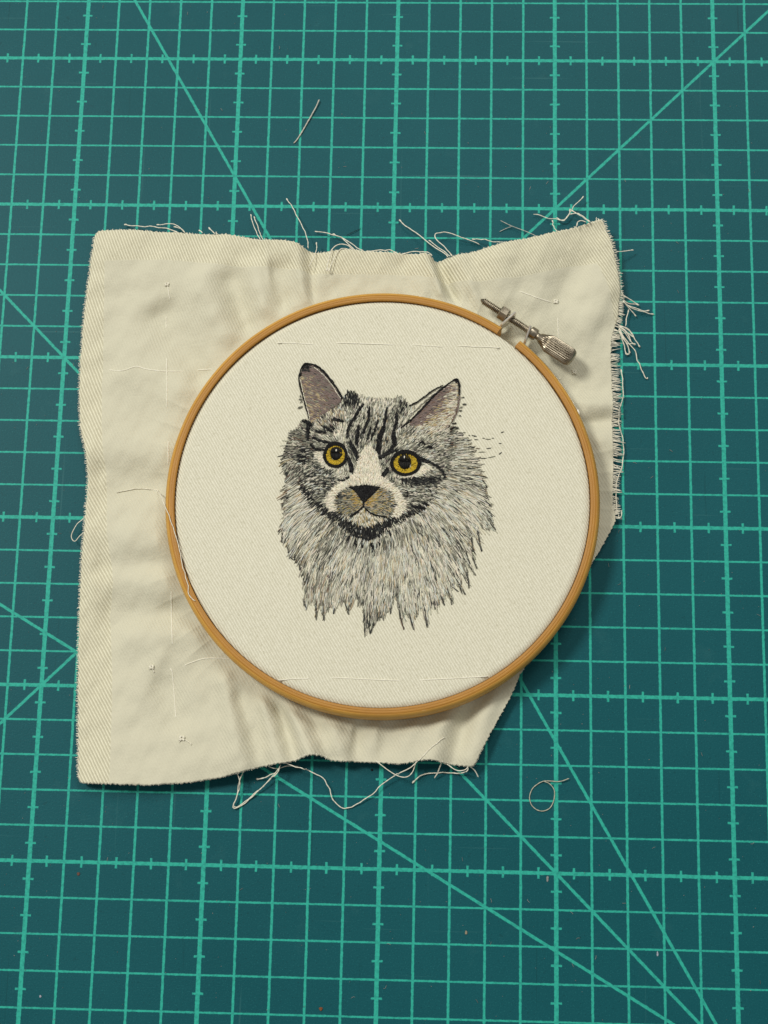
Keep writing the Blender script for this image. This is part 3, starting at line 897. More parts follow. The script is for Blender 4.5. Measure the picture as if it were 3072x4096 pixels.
STRIPES = [  # black strokes on the face: points, half width
    ([(656, 358), (616, 414), (575, 480), (552, 530), (546, 580)], 8), ([(692, 386), (688, 466), (672, 500), (652, 554)], 7), ([(620, 514), (616, 560), (608, 625)], 10),
    ([(704, 510), (690, 560), (676, 602)], 6), ([(752, 470), (724, 546), (704, 598)], 5), ([(808, 394), (802, 446), (786, 520)], 7), ([(786, 520), (762, 580), (752, 678)], 15),
    ([(872, 422), (876, 470), (858, 526), (850, 560)], 7), ([(852, 560), (856, 600), (862, 630)], 14), ([(862, 626), (830, 672), (792, 700), (760, 718)], 10),
    ([(564, 612), (588, 660), (618, 724)], 13), ([(556, 722), (572, 770), (574, 812)], 11), ([(250, 466), (310, 500)], 9), ([(292, 478), (284, 530), (282, 590)], 10),
    ([(446, 462), (520, 474)], 8), ([(392, 508), (442, 542)], 9), ([(340, 540), (402, 552)], 8), ([(432, 508), (462, 527)], 7), ([(316, 584), (362, 602), (416, 616), (450, 622)], 8),
    ([(306, 628), (332, 660), (392, 664)], 7), ([(232, 668), (262, 674)], 9), ([(222, 706), (262, 712)], 9), ([(226, 742), (262, 736)], 8), ([(782, 834), (814, 792)], 12),
    ([(756, 716), (800, 698), (842, 674), (870, 668)], 9), ([(1016, 712), (1050, 732), (1090, 744)], 12), ([(1090, 744), (1150, 780), (1184, 816), (1194, 852)], 8),
    ([(1056, 1020), (1082, 1030)], 9), ([(984, 1042), (1058, 1050)], 10), ([(490, 870), (530, 862), (560, 846)], 4), ([(1030, 610), (1062, 622)], 6), ([(1080, 640), (1110, 650)], 6),
    ([(600, 1270), (604, 1300)], 5), ([(640, 1285), (650, 1315)], 5), ([(700, 1280), (716, 1320)], 5), ([(750, 1270), (764, 1300)], 5), ([(560, 1240), (548, 1268)], 5), ([(820, 1200), (836, 1232)], 5)]
LOCKS = [  # dark hairs in the ruff: points, half width, palette
    ([(966, 1291), (1008, 1402)], 4, 'D'), ([(1097, 1412), (1125, 1480), (1139, 1538)], 6, 'D'), ([(1165, 1171), (1228, 1244)], 4, 'D'), ([(1003, 1197), (1050, 1239)], 4, 'D'),
    ([(1223, 940), (1302, 1008)], 5, 'D'), ([(1197, 966), (1228, 1003)], 4, 'D'), ([(1407, 1197), (1420, 1260), (1436, 1339)], 4, 'D'), ([(1370, 1239), (1381, 1344)], 4, 'D'),
    ([(1370, 1354), (1407, 1454)], 4, 'D'), ([(1312, 1375), (1396, 1496)], 4, 'D'), ([(1339, 1470), (1354, 1582)], 5, 'D'), ([(1239, 1470), (1290, 1560), (1330, 1624)], 4, 'D'),
    ([(1207, 1570), (1239, 1692)], 4, 'D'), ([(1240, 1570), (1286, 1604)], 3, 'D'), ([(1120, 1660), (1130, 1722)], 5, 'D'), ([(1160, 1617), (1192, 1696)], 4, 'D'),
    ([(1039, 1617), (1060, 1740), (1077, 1843)], 4, 'M'), ([(1056, 1700), (1076, 1840)], 4, 'D'), ([(997, 1670), (1008, 1774)], 4, 'D'), ([(877, 1606), (898, 1785)], 6, 'D'),
    ([(900, 1780), (922, 1858)], 4, 'R'), ([(955, 1748), (987, 1858)], 4, 'D'), ([(1459, 1081), (1528, 1197)], 6, 'D'), ([(1008, 1680), (1019, 1606)], 3, 'D'),
    ([(656, 1743), (664, 1902)], 5, 'D'), ([(336, 1648), (341, 1792)], 4, 'D'), ([(386, 1669), (391, 1797)], 4, 'D'), ([(525, 1659), (556, 1755)], 4, 'D'),
    ([(722, 1800), (698, 1884)], 5, 'D'), ([(252, 1648), (278, 1718)], 4, 'D'), ([(115, 1220), (110, 1277)], 4, 'D'), ([(84, 1206), (108, 1188)], 4, 'R'),
    ([(226, 1433), (233, 1462)], 4, 'D'), ([(165, 1370), (185, 1392)], 4, 'D'), ([(146, 1300), (157, 1350)], 4, 'D'), ([(130, 1000), (112, 1040)], 4, 'D'),
    ([(118, 700), (104, 706)], 3, 'R'), ([(1440, 850), (1472, 915)], 4, 'M'), ([(1400, 1000), (1500, 1090)], 4, 'D'), ([(1330, 985), (1420, 1050)], 4, 'M'),
    ([(840, 1690), (832, 1752)], 4, 'D'), ([(460, 1700), (456, 1752)], 4, 'D'), ([(1180, 1300), (1236, 1400)], 3, 'D'), ([(1260, 1180), (1320, 1250)], 3, 'D'),
    ([(1060, 1400), (1085, 1490)], 3, 'D'), ([(900, 1380), (912, 1470)], 3, 'M'), ([(770, 1720), (760, 1800)], 3, 'D'), ([(265, 1500), (250, 1560)], 4, 'D'),
    ([(1010, 1380), (1022, 1450)], 3, 'D'), ([(880, 1540), (872, 1640)], 4, 'D'), ([(1210, 1420), (1260, 1500)], 3, 'D'), ([(1130, 1250), (1160, 1320)], 3, 'D')]


def jaw_hit(x, y):
    hit = np.zeros(len(x), bool)
    for (x0, y0, w0), (x1, y1, w1) in zip(JAW[:-1], JAW[1:]):
        d = np.array([x1 - x0, y1 - y0], float)
        t = np.clip(((x - x0) * d[0] + (y - y0) * d[1]) / (d @ d), 0, 1)
        hit |= np.hypot(x - x0 - t * d[0], y - y0 - t * d[1]) < (w0 + t * (w1 - w0))
    return hit


def fur_field():
    def grid(cell, test):
        xs = np.arange(60, 1560, cell); ys = np.arange(250, 1920, cell)
        X, Y = np.meshgrid(xs, ys)
        X = (X + rng.uniform(-.5, .5, X.shape) * cell).ravel(); Y = (Y + rng.uniform(-.5, .5, Y.shape) * cell).ravel()
        k = in_poly(X, Y, BODY) & test(X, Y)
        return X[k], Y[k]
    face = [(100, 450), (300, 440), (520, 250), (1000, 280), (1260, 500), (1290, 700), (1200, 900), (1060, 1080), (860, 1200), (720, 1290), (560, 1250), (400, 1130), (240, 960), (200, 860), (90, 860)]
    isface = lambda x, y: in_poly(x, y, face)
    fx, fy = grid(6.9, isface)
    rx, ry = grid(8.3, lambda x, y: ~isface(x, y))
    out = {}
    for nm, x, y, L0, L1 in (("face_fur", fx, fy, 22, 40), ("ruff", rx, ry, 54, 112)):
        n = len(x)
        v = direction(x, y)
        a = rng.normal(0, .14, n)
        v = np.stack([v[:, 0] * np.cos(a) - v[:, 1] * np.sin(a), v[:, 0] * np.sin(a) + v[:, 1] * np.cos(a)], 1)
        L = rng.uniform(L0, L1, n)
        if nm == "face_fur":
            bridge = in_poly(x, y, REG[24][0])
            L = np.where(bridge, L * .85, L)
        # a stitch may not run far outside the silhouette
        wild = rng.random(n) < (.45 if nm == 'face_fur' else .12)
        tip = np.stack([x, y], 1) + v * L[:, None] * .5
        for _ in range(5):
            outside = ~in_poly(tip[:, 0] + 4 * v[:, 0], tip[:, 1] + 4 * v[:, 1], BODY)
            L = np.where(outside & (L > 18) & ~wild, L * .78, L)
            tip = np.stack([x, y], 1) + v * L[:, None] * .5
        root = np.stack([x, y], 1) - v * L[:, None] * .5
        jx = x + rng.normal(0, 6, n); jy = y + rng.normal(0, 6, n)
        W = np.tile(mix_w(dict(L=.38, P=.10, W=.15, G=.22, M=.08, D=.01, B=.06)), (n, 1))
        for poly, d, ch in REG:
            k = in_poly(jx, jy, poly) & (rng.random(n) < ch)
            W[k] = mix_w(d)
        k = jaw_hit(jx + rng.normal(0, 7, n), jy + rng.normal(0, 7, n)) & (rng.random(n) < .85)
        W[k] = mix_w(dict(K=.62, D=.30, M=.08))
        for p, hw in STRIPES:
            d = np.full(n, 99.0)
            for a_, b_ in zip(p[:-1], p[1:]):
                d = np.minimum(d, seg_dist(x, y, np.array(a_, float), b_))
            W[d < hw * 1.1] = mix_w(dict(K=.9, D=.1))
        th = np.arctan2(y - 930, x - 655); rr_ = np.hypot(x - 655, y - 930)
        lock = fbm(th * 9, rr_ * .006, 61, 3, 1.0) + .5 * fbm(th * 26, rr_ * .010, 62, 2, 1.0)
        amt = np.clip(lock, -1.2, 1.2) * (.55 if nm == "ruff" else .4)
        dk = mix_w(dict(D=.34, M=.44, G=.22)); lt = mix_w(dict(L=.56, W=.20, P=.24))
        soft_ = (W[:, PALK.index('K')] < .3) & (W[:, PALK.index('W')] < .5) & (W[:, PALK.index('Y')] < .1) & (W[:, PALK.index('S')] < .1)
        W = np.where((soft_ & (amt < 0))[:, None], W * (1 + np.minimum(amt, 0))[:, None] + dk * -np.minimum(amt, 0)[:, None], W)
        W = np.where((soft_ & (amt > 0))[:, None], W * (1 - np.maximum(amt, 0))[:, None] + lt * np.maximum(amt, 0)[:, None], W)
        rgb, ci = pick(W)
        drop = np.zeros(n, bool)
        for c, aa, bb in (((468, 701), 74, 75), ((933, 755), 94, 76)):
            drop |= ((x - c[0]) / aa) ** 2 + ((y - c[1]) / bb) ** 2 < 1
        drop |= in_poly(x, y, [(570, 915), (660, 905), (750, 915), (690, 985), (655, 1008), (615, 960)])
        k = ~drop
        o = stitches(nm, root[k], tip[k], rgb[k], M_FLOSS, cloth_root, rad=.0135 if nm == "face_fur" else .0128, arch=.008)
        o["kind"] = "stuff"
        out[nm] = o
    return out


fur_field()


def overlay(name, poly, cell, L0, L1, weights, lv, test=None, jit=.13):
    """a second, denser pass of stitches over one marking"""
    p = np.asarray(poly, float)
    X, Y = np.meshgrid(np.arange(p[:, 0].min(), p[:, 0].max(), cell), np.arange(p[:, 1].min(), p[:, 1].max(), cell))
    X = (X + rng.uniform(-.5, .5, X.shape) * cell).ravel(); Y = (Y + rng.uniform(-.5, .5, Y.shape) * cell).ravel()
    k = in_poly(X, Y, p) if test is None else test(X, Y)
    X, Y = X[k], Y[k]
    v = direction(X, Y); a = rng.normal(0, jit, len(X))
    v = np.stack([v[:, 0] * np.cos(a) - v[:, 1] * np.sin(a), v[:, 0] * np.sin(a) + v[:, 1] * np.cos(a)], 1)
    L = rng.uniform(L0, L1, len(X))
    c = np.stack([X, Y], 1)
    E0, E1 = c - v * L[:, None] * .5, c + v * L[:, None] * .5
    if test is None:
        for _ in range(2):
            for E, sg in ((E0, 1), (E1, -1)):
                o_ = ~in_poly(E[:, 0], E[:, 1], p)
                E[o_] += (sg * v * L[:, None] * .10)[o_]
    o = stitches(name, E0, E1, pick(np.tile(mix_w(weights), (len(X), 1)))[0], M_FLOSS, cloth_root,
                 rad=.0125, level=rng.uniform(lv, lv + .014, len(X)), arch=.012)
    o["kind"] = "stuff"
    return o


overlay("chin_band", [(200, 850), (1060, 850), (1060, 1320), (200, 1320)], 9.0, 24, 50, dict(K=.84, D=.16), .010,
        test=lambda x, y: jaw_hit(x, y) & (rng.random(len(x)) < np.clip(1.25 - np.abs(x - 680) / 230, np.where(x < 500, .42, .2), 1)))
overlay("white_blaze", REG[24][0], 8.8, 22, 44, dict(W=.78, L=.18, B=.04), .016)
overlay("eye_patch", REG[27][0], 7.8, 18, 32, dict(W=.8, L=.2), .018)
overlay("eye_patch", REG[25][0], 7.6, 18, 30, dict(W=.7, L=.3), .016)
overlay("cheek_band", REG[16][0], 8.0, 22, 38, dict(K=.6, D=.36, M=.04), .012)


def stroke_set(strokes, width_step=4.6, seg=24, pal=None, lvl=.03, rag=0.0):
    """short stitches laid along strokes: returns roots, tips, colours"""
    A, B, C = [], [], []
    for st in strokes:
        pts, hw = st[0], st[1]
        w = dict(K=.92, D=.08) if len(st) < 3 else (st[2] if isinstance(st[2], dict) else {st[2]: .7, 'M' if st[2] == 'D' else 'D': .3})
        p = np.asarray(pts, float)
        Ltot = np.linalg.norm(np.diff(p, axis=0), axis=1).sum()
        n = max(2, int(Ltot / 3)); q = spline(p, n)
        rows = max(1, int(round(2 * hw / width_step)))
        m = max(1, int(math.ceil(Ltot / (seg * .62))))
        for r in range(rows):
            off = 0 if rows == 1 else -hw + hw * 2 * (r + .5) / rows
            for j in range(m):
                t0 = (j + rng.uniform(-.3, .3)) / m * Ltot; t1 = t0 + seg * rng.uniform(.85, 1.3)
                t0, t1 = max(0, t0), min(Ltot, t1)
                if t1 - t0 < 5: continue
                i0 = int(t0 / Ltot * (n - 1)); i1 = int(t1 / Ltot * (n - 1))
                if i0 == i1: continue
                d = q[i1] - q[i0]; d = d / (np.linalg.norm(d) + 1e-9); nn = np.array([-d[1], d[0]])
                taper = 1 - .5 * abs(2 * (j + .5) / m - 1)
                jj = rng.normal(0, 1.0 + 2.2 * rag, 2)
                if rag:
                    tw = rng.normal(0, rag); mid = (q[i0] + q[i1]) / 2; hv = (q[i1] - q[i0]) / 2
                    hv = np.array([hv[0] * math.cos(tw) - hv[1] * math.sin(tw), hv[0] * math.sin(tw) + hv[1] * math.cos(tw)])
                    A.append(mid - hv + nn * off * taper + jj); B.append(mid + hv + nn * off * taper + jj); C.append(w)
                    continue
                A.append(q[i0] + nn * off * taper + jj); B.append(q[i1] + nn * off * taper + jj); C.append(w)
    W = np.array([mix_w(c) for c in C])
    rgb, _ = pick(W)
    return np.array(A), np.array(B), rgb


BROKEN = [(p_, w_ * 1.18, dict(K=.78, D=.22)) for p_, w_ in STRIPES]
A, B, C = stroke_set(BROKEN, rag=.26, width_step=4.6)
stitches("tabby_stripes", A, B, C, M_FLOSS, cloth_root, rad=.0125, level=rng.uniform(.018, .032, len(A)))
A, B, C = stroke_set(LOCKS, seg=44)
stitches("dark_hairs", A, B, C, M_FLOSS, cloth_root, rad=.0105, level=rng.uniform(.012, .028, len(A)))


def fill(poly, cell, vec, L0, L1, weights, jit=.12):
    p = np.asarray(poly, float)
    xs = np.arange(p[:, 0].min(), p[:, 0].max(), cell); ys = np.arange(p[:, 1].min(), p[:, 1].max(), cell)
    X, Y = np.meshgrid(xs, ys)
    X = (X + rng.uniform(-.5, .5, X.shape) * cell).ravel(); Y = (Y + rng.uniform(-.5, .5, Y.shape) * cell).ravel()
    k = in_poly(X, Y, p); X, Y = X[k], Y[k]
    v = np.array([vec(x, y) for x, y in zip(X, Y)], float)
    a = rng.normal(0, jit, len(X))
    v = np.stack([v[:, 0] * np.cos(a) - v[:, 1] * np.sin(a), v[:, 0] * np.sin(a) + v[:, 1] * np.cos(a)], 1)
    v /= np.linalg.norm(v, axis=1, keepdims=True)
    L = rng.uniform(L0, L1, len(X))
    A = np.stack([X, Y], 1) - v * L[:, None] / 2; B = np.stack([X, Y], 1) + v * L[:, None] / 2
    for _ in range(4):
        for E, sg in ((A, -1), (B, 1)):
            o_ = ~in_poly(E[:, 0], E[:, 1], p)
            E[o_] -= (sg * v * L[:, None] * .12)[o_]
    W = np.array([mix_w(weights(x, y)) for x, y in zip(X, Y)])
    return A, B, pick(W)[0]


# long single strands laid over the ruff, each following the run of the fur
def strands(n_want):
    pts = []
    while len(pts) < n_want:
        x, y = rng.uniform(90, 1480), rng.uniform(560, 1760)
        if not in_poly(np.array([x]), np.array([y]), BODY)[0]: continue
        if in_poly(np.array([x]), np.array([y]), [(200, 450), (560, 260), (960, 300), (1220, 500), (1200, 860), (1060, 1090), (860, 1240), (700, 1320), (540, 1270), (390, 1130), (230, 960), (170, 760)])[0]: continue
        pts.append((x, y))
    p = np.array(pts); L = rng.uniform(70, 150, len(p))
    p = p - direction(p[:, 0], p[:, 1]) * L[:, None] * .3
    path = [p]
    for k in range(8):
        v = direction(path[-1][:, 0], path[-1][:, 1])
        nx = path[-1] + v * (L / 8)[:, None] + rng.normal(0, .7, p.shape)
        ins = in_poly(nx[:, 0], nx[:, 1], BODY) | (rng.random(len(p)) < .5)
        path.append(np.where(ins[:, None], nx, path[-1] + v * .3))
    path = np.stack(path, 1)
    W = np.where((rng.random(len(p)) < .26)[:, None], mix_w(dict(D=.45, M=.55)), mix_w(dict(L=.40, W=.26, P=.16, B=.08, G=.10)))
    o = stitches("long_strands", path[:, 0], path[:, -1], pick(W)[0], M_FLOSS, cloth_root, rad=.0115, level=rng.uniform(.018, .03, len(p)), arch=.006, rings=9, path=path)
    o["kind"] = "stuff"


strands(620)
SIDE_ = [([(1250, 585), (1300, 578), (1350, 584)], 4), ([(1260, 615), (1330, 612), (1372, 618)], 4), ([(1262, 645), (1330, 640), (1395, 638)], 5), ([(1270, 680), (1340, 672), (1404, 664)], 5),
         ([(1280, 722), (1360, 716), (1432, 712)], 5), ([(1290, 765), (1360, 762), (1424, 770)], 6), ([(1300, 800), (1370, 802), (1436, 812)], 6), ([(1290, 840), (1370, 842), (1446, 856)], 5)]
A, B, C = stroke_set([(a_, b_, dict(L=.45, W=.25, G=.2, M=.1)) for a_, b_ in SIDE_] + [([(x0 - 4, y0 + 9) for x0, y0 in a_], 2.5, dict(M=.5, D=.3, G=.2)) for a_, b_ in SIDE_], seg=52, rag=.05)
stitches("cheek_hairs", A, B, C, M_FLOSS, cloth_root, rad=.0115, level=rng.uniform(.012, .026, len(A)))

# ears
EAR_L = [(268, 100), (310, 104), (350, 122), (396, 164), (436, 212), (474, 266), (512, 322), (512, 345), (470, 385), (410, 420), (360, 460), (312, 490), (296, 470), (278, 385), (258, 305), (242, 240), (234, 190), (238, 145), (250, 116)]
EAR_R = [(1272, 200), (1250, 208), (1190, 250), (1130, 300), (1080, 355), (1020, 420), (965, 476), (945, 500), (1010, 505), (1090, 510), (1180, 505), (1228, 500), (1248, 465), (1266, 425), (1280, 370), (1287, 310), (1288, 260), (1283, 215)]


def ear_l_w(x, y):
    if y < 150 and x < 300: return dict(K=.45, D=.3, T=.25)
    u = (x - 240) - (y - 150) * .18
    if u + rng.normal(0, 34) < 85 and y > 170: return dict(T=.50, B=.22, M=.16, S=.08, G=.04)
    return dict(T=.78, D=.06, M=.12, R=.04)


def ear_r_w(x, y):
    if y < 215: return dict(K=.4, D=.3, T=.3)
    u = x - (1290 - (y - 200) * .16)
    u += rng.normal(0, 30)
    if u > -48: return dict(W=.24, L=.38, B=.2, G=.1, T=.08)
    edge = (1250 - x) * .9 - (y - 208)          # near the long dark edge the thread is taupe
    if (x - 945) + (y - 500) * 1.02 + rng.normal(0, 26) < 60 + .55 * (1290 - x) * .35: return dict(T=.8, R=.1, D=.1)
    if y > 430: return dict(B=.3, L=.28, G=.16, T=.14, S=.12)
    return dict(T=.42, B=.26, M=.14, G=.1, S=.08)


A, B, C = fill(EAR_L, 6.0, lambda x, y: (.9, .40), 34, 66, ear_l_w)
ear_l = stitches("ear", A, B, C, M_FLOSS, cloth_root, rad=.0125)
ear_l["label"] = "taupe ear with a white inner rim"
A, B, C = fill(EAR_R, 6.0, lambda x, y: (1, -.12 - (.2 if y > 400 else 0)), 34, 62, ear_r_w)
ear_r = stitches("ear", A, B, C, M_FLOSS, cloth_root, rad=.0125)
ear_r["label"] = "taupe and pale ear with a double black edge"
A, B, C = stroke_set([([(248, 112), (268, 94), (312, 97), (356, 117), (402, 160), (442, 208), (480, 262), (516, 322)], 8), ([(250, 108), (234, 140), (226, 190), (232, 236), (250, 302), (268, 370), (292, 462)], 5),
                      ([(246, 120), (290, 118)], 9, dict(K=.7, D=.3)), ([(240, 150), (236, 176)], 7), ([(238, 196), (244, 240), (258, 300), (276, 370), (300, 468)], 3.2, dict(W=1)),
                      ([(322, 112), (380, 160), (420, 205), (462, 262), (504, 326)], 2.5, dict(W=.6, L=.4)), ([(232, 300), (238, 318)], 2, 'D'), ([(226, 332), (246, 326)], 2, 'M'),
                      ([(218, 392), (250, 374)], 2, 'M'), ([(234, 352), (246, 342)], 2, 'D')])
stitches("ear_outline", A, B, C, M_SILK, ear_l, rad=.013, level=rng.uniform(.025, .04, len(A)))
A, B, C = stroke_set([([(1278, 192), (1250, 203), (1190, 246), (1130, 297), (1080, 351), (1020, 416), (960, 474), (900, 522)], 7), ([(1180, 237), (1120, 266), (1060, 312), (1005, 350), (955, 374)], 4.5),
                      ([(1150, 270), (1080, 322), (1010, 388), (950, 440)], 5, dict(L=.5, W=.25, G=.25)), ([(1278, 190), (1288, 225), (1291, 265), (1288, 300)], 6), ([(1270, 200), (1268, 225)], 7, dict(K=.6, D=.4)),
                      ([(1292, 305), (1282, 372), (1266, 430), (1240, 478)], 4, dict(T=.75, R=.25)), ([(1300, 318), (1322, 315)], 2, 'M'), ([(1310, 361), (1336, 361)], 4, 'D'), ([(1290, 386), (1310, 379)], 2.5, 'M'),
                      ([(1288, 406), (1306, 403)], 4, 'D'), ([(1280, 436), (1298, 436)], 2, 'L'), ([(1240, 490), (1268, 488)], 5), ([(1250, 520), (1286, 521)], 4, 'D'), ([(1226, 530), (1262, 512)], 4)])
stitches("ear_outline", A, B, C, M_SILK, ear_r, rad=.013, level=rng.uniform(.025, .04, len(A)))


# eyes
def make_eye(cx, cy, a, b, icx, icy, ia, ib, pcx, pcy, pa, pb, gl):
    A_, B_ = [], []
    for ring in np.linspace(.84, 1.02, 5):
        m = int(2 * math.pi * a * ring / 13)
        for k in range(m):
            t0 = 2 * math.pi * (k + rng.uniform(-.2, .2)) / m; t1 = t0 + 2 * math.pi / m * 1.7
            A_.append((cx + a * ring * math.cos(t0), cy + b * ring * math.sin(t0))); B_.append((cx + a * ring * math.cos(t1), cy + b * ring * math.sin(t1)))
    n = len(A_)
    rim = stitches("eye", A_, B_, pick(np.tile(mix_w(dict(K=1)), (n, 1)))[0] * .8, M_SILK, cloth_root, rad=.0145, level=rng.uniform(.03, .042, n))
    for dy, f0, f1 in ((0, 1.08, 1.92), (-5, 1.14, 1.86), (-9, 1.22, 1.78)):       # the heavier upper lid
        m = 12
        for k in range(m):
            t0 = math.pi * (f0 + (f1 - f0) * k / m); t1 = t0 + math.pi * (f1 - f0) / m * 1.6
            A_.append((cx + a * 1.0 * math.cos(t0), cy + dy + b * 1.0 * math.sin(t0))); B_.append((cx + a * 1.0 * math.cos(t1), cy + dy + b * 1.0 * math.sin(t1)))
    n2 = len(A_)
    stitches("eyelid", A_[n:], B_[n:], pick(np.tile(mix_w(dict(K=1)), (n2 - n, 1)))[0] * .8, M_SILK, rim, rad=.0135, level=rng.uniform(.03, .042, n2 - n))
    A_, B_, W = [], [], []
    for k in range(420):
        t = rng.uniform(0, 2 * math.pi)
        f0 = rng.uniform(.42, .80); f1 = min(1.0, f0 + rng.uniform(.22, .34))
        d = np.array([math.cos(t), math.sin(t)])
        tw = rng.normal(0, .22)
        d2 = np.array([math.cos(t + tw), math.sin(t + tw)])
        A_.append((icx + ia * f0 * d[0], icy + ib * f0 * d[1])); B_.append((icx + ia * f1 * d2[0], icy + ib * f1 * d2[1]))
        top = d[1] < -.45
        W.append(mix_w(dict(E=.46, F=.38, H=.12, S=.04) if top else dict(E=.78, F=.20, H=.02)))
    stitches("iris", A_, B_, pick(np.array(W))[0], M_FLOSS, rim, rad=.0125, level=rng.uniform(.012, .026, len(A_)))
    A_, B_ = [], []
    for x in np.arange(-pa, pa + .1, 3.4):
        h = pb * math.sqrt(max(.05, 1 - (x / (pa * 1.02)) ** 2))
        for s0, s1 in ((-1, .1), (-.1, 1)):
            A_.append((pcx + x + rng.normal(0, .8), pcy + s0 * h)); B_.append((pcx + x + rng.normal(0, .8), pcy + s1 * h))
    stitches("pupil", A_, B_, np.tile(lin((9, 9, 10)), (len(A_), 1)), M_SILK, rim, rad=.014, level=rng.uniform(.034, .044, len(A_)))
    g = [((gl[0] + dx, gl[1] - gl[2] + abs(dx) * 1.2), (gl[0] + dx * .4 - 1.5, gl[1] + gl[2])) for dx in (-3, 0, 3)]
    stitches("glint", [q[0] for q in g], [q[1] for q in g], np.tile(lin((240, 236, 222)), (3, 1)), M_FLOSS, rim, rad=.011, level=np.full(3, .056))
    return rim


e1 = make_eye(468, 701, 79, 80, 468, 703, 68, 68, 474, 685, 39, 50, (474, 668, 10))
e1["label"] = "smaller round yellow eye beside the white blaze"
e2 = make_eye(933, 755, 99, 80, 931, 758, 88, 71, 926, 741, 40, 57, (926, 713, 13))
e2["label"] = "wider almond-shaped yellow eye with a black outer stripe"

# nose and mouth
NOSE = [(558, 912), (600, 905), (660, 900), (720, 905), (764, 912), (736, 945), (702, 976), (674, 1004), (656, 1020), (640, 1002), (620, 970), (602, 945), (580, 930)]
A, B, C = fill(NOSE, 4.6, lambda x, y: ((x - 655) * .004, 1), 16, 32, lambda x, y: dict(K=.93, D=.07), .25)
stitches("nose", A, B, C * .8, M_SILK, cloth_root, rad=.013, level=rng.uniform(.03, .05, len(A)))
A, B, C = stroke_set([([(653, 1012), (653, 1048)], 7), ([(646, 1046), (612, 1078), (585, 1098), (566, 1108)], 5), ([(660, 1046), (690, 1075), (740, 1100), (812, 1110)], 5),
                      ([(558, 914), (600, 908), (660, 903), (720, 908), (764, 914)], 4)], seg=18)
stitches("mouth", A, B, C * .8, M_SILK, cloth_root, rad=.0125, level=rng.uniform(.03, .045, len(A)))
# the loose running stitches of the cheek whiskers
WH = [(1520, 950, 1570, 935), (1380, 1030, 1420, 1028), (1240, 1030, 1280, 1030), (1490, 1105, 1530, 1110), (1300, 1185, 1380, 1175), (1180, 1245, 1290, 1240), (1490, 1275, 1535, 1240), (1320, 1325, 1440, 1300),
      (1150, 1320, 1190, 1330), (1200, 1330, 1310, 1330), (1120, 1050, 1180, 1055), (1030, 985, 1060, 995), (1080, 985, 1160, 1000), (950, 940, 990, 945), (990, 1080, 1080, 1050), (1140, 1180, 1210, 1190),
      (1150, 1370, 1210, 1360), (850, 940, 950, 948), (900, 1075, 1000, 1060), (860, 1000, 960, 985), (1000, 1210, 1120, 1190), (1100, 985, 1130, 1010), (1280, 1040, 1370, 1045)]
for q in WH:
    p = np.array([(q[0] * .44 + 895.9, q[1] * .44 + 132.7), (q[2] * .44 + 895.9, q[3] * .44 + 132.7)])
    stitches("whisker_stitch", p[:1], p[1:], pick(mix_w(dict(D=.5, M=.3, R=.2))[None])[0], M_FLOSS, cloth_root, rad=.011, level=np.array([.004]))


# ------------------------------------------------------------------ basting, knots, loose threads
def thread(name, pts, rad, mat, parent, n=None, wob=.006, sides=6, tipfray=False):
    p = np.asarray(pts, float)
    L = np.linalg.norm(np.diff(p, axis=0), axis=1).sum()
    n = n or int(np.clip(L / .045, 6, 260))
    q = spline(p, n)
    q[1:-1, :2] += np.stack([np.interp(np.arange(n), np.arange(0, n + 3, 3), rng.normal(0, wob, len(np.arange(0, n + 3, 3)))) for _ in range(2)], 1)[1:-1]
    R = np.full(n, rad) * (1 + .14 * np.sin(np.arange(n) * 2.1)) * rng.uniform(.9, 1.1, n)
    R[0] *= .6; R[-1] *= .6
    if tipfray:
        R[0] *= 2.2; R[1] *= 1.5
    V, Q, T = tubes(q[None], R[None], sides)
    return link(name, np_mesh(name, V, Q, T), mat, parent)


def zz(ox, oy, k, pts):
    return [(ox + k * x, oy + k * y) for x, y in pts]


BASTE = [[(1045, 1369), (1150, 1372), (1259, 1377)], [(1342, 1371), (1450, 1374), (1578, 1379)], [(1647, 1378), (1700, 1382), (1772, 1387)], [(1828, 1383), (1920, 1387), (2013, 1391)],
         [(1104, 2722), (1170, 2716), (1239, 2713)], [(1321, 2710), (1450, 2716), (1607, 2723)], [(1675, 2721), (1800, 2714), (1998, 2702)],
         [(670, 1140), (676, 1175), (681, 1199)], [(665, 1266), (665, 1313)], [(666, 1431), (668, 1530), (667, 1635)], [(673, 1765), (673, 1857)],
         [(435, 1478), (470, 1483), (505, 1479), (545, 1466), (590, 1478), (665, 1485), (740, 1485)], [(790, 1480), (850, 1477)], [(685, 2363), (687, 2470), (690, 2580)],
         [(680, 2672), (689, 2690), (698, 2790), (704, 2872)], [(735, 2664), (760, 2652), (810, 2636), (860, 2632), (920, 2637)], [(2077, 1164), (2140, 1188), (2210, 1211)],
         [(2231, 1270), (2232, 1310), (2234, 1357)], [(2225, 1521), (2246, 1513)]]
for p in BASTE:
    q = spline(np.array(p, float), 14)
    w = on_cloth(q[:, 0], q[:, 1], .004)
    w[0, 2] -= .016; w[-1, 2] -= .016
    thread("basting_stitch", w, .0165, M_BASTE, cloth_root, n=30, wob=.003)


def knot(px, py, size, tails):
    c = on_cloth(np.array([px]), np.array([py]), .03)[0]
    t = np.linspace(0, 2 * np.pi * 3, 60)
    p = np.stack([c[0] + size * np.sin(2 * t + .4) * (1 + .3 * np.cos(t)), c[1] + size * np.cos(1.34 * t) * .9, c[2] + size * .5 * np.sin(3 * t)], 1)
    k = thread("knot", p, .018, M_COTTON, cloth_root, n=90, wob=.002)
    for tl in tails:
        q = spline(np.array([(px, py)] + tl, float), 8)
        thread("tail", on_cloth(q[:, 0], q[:, 1], .02), .013, M_COTTON, k, n=16)


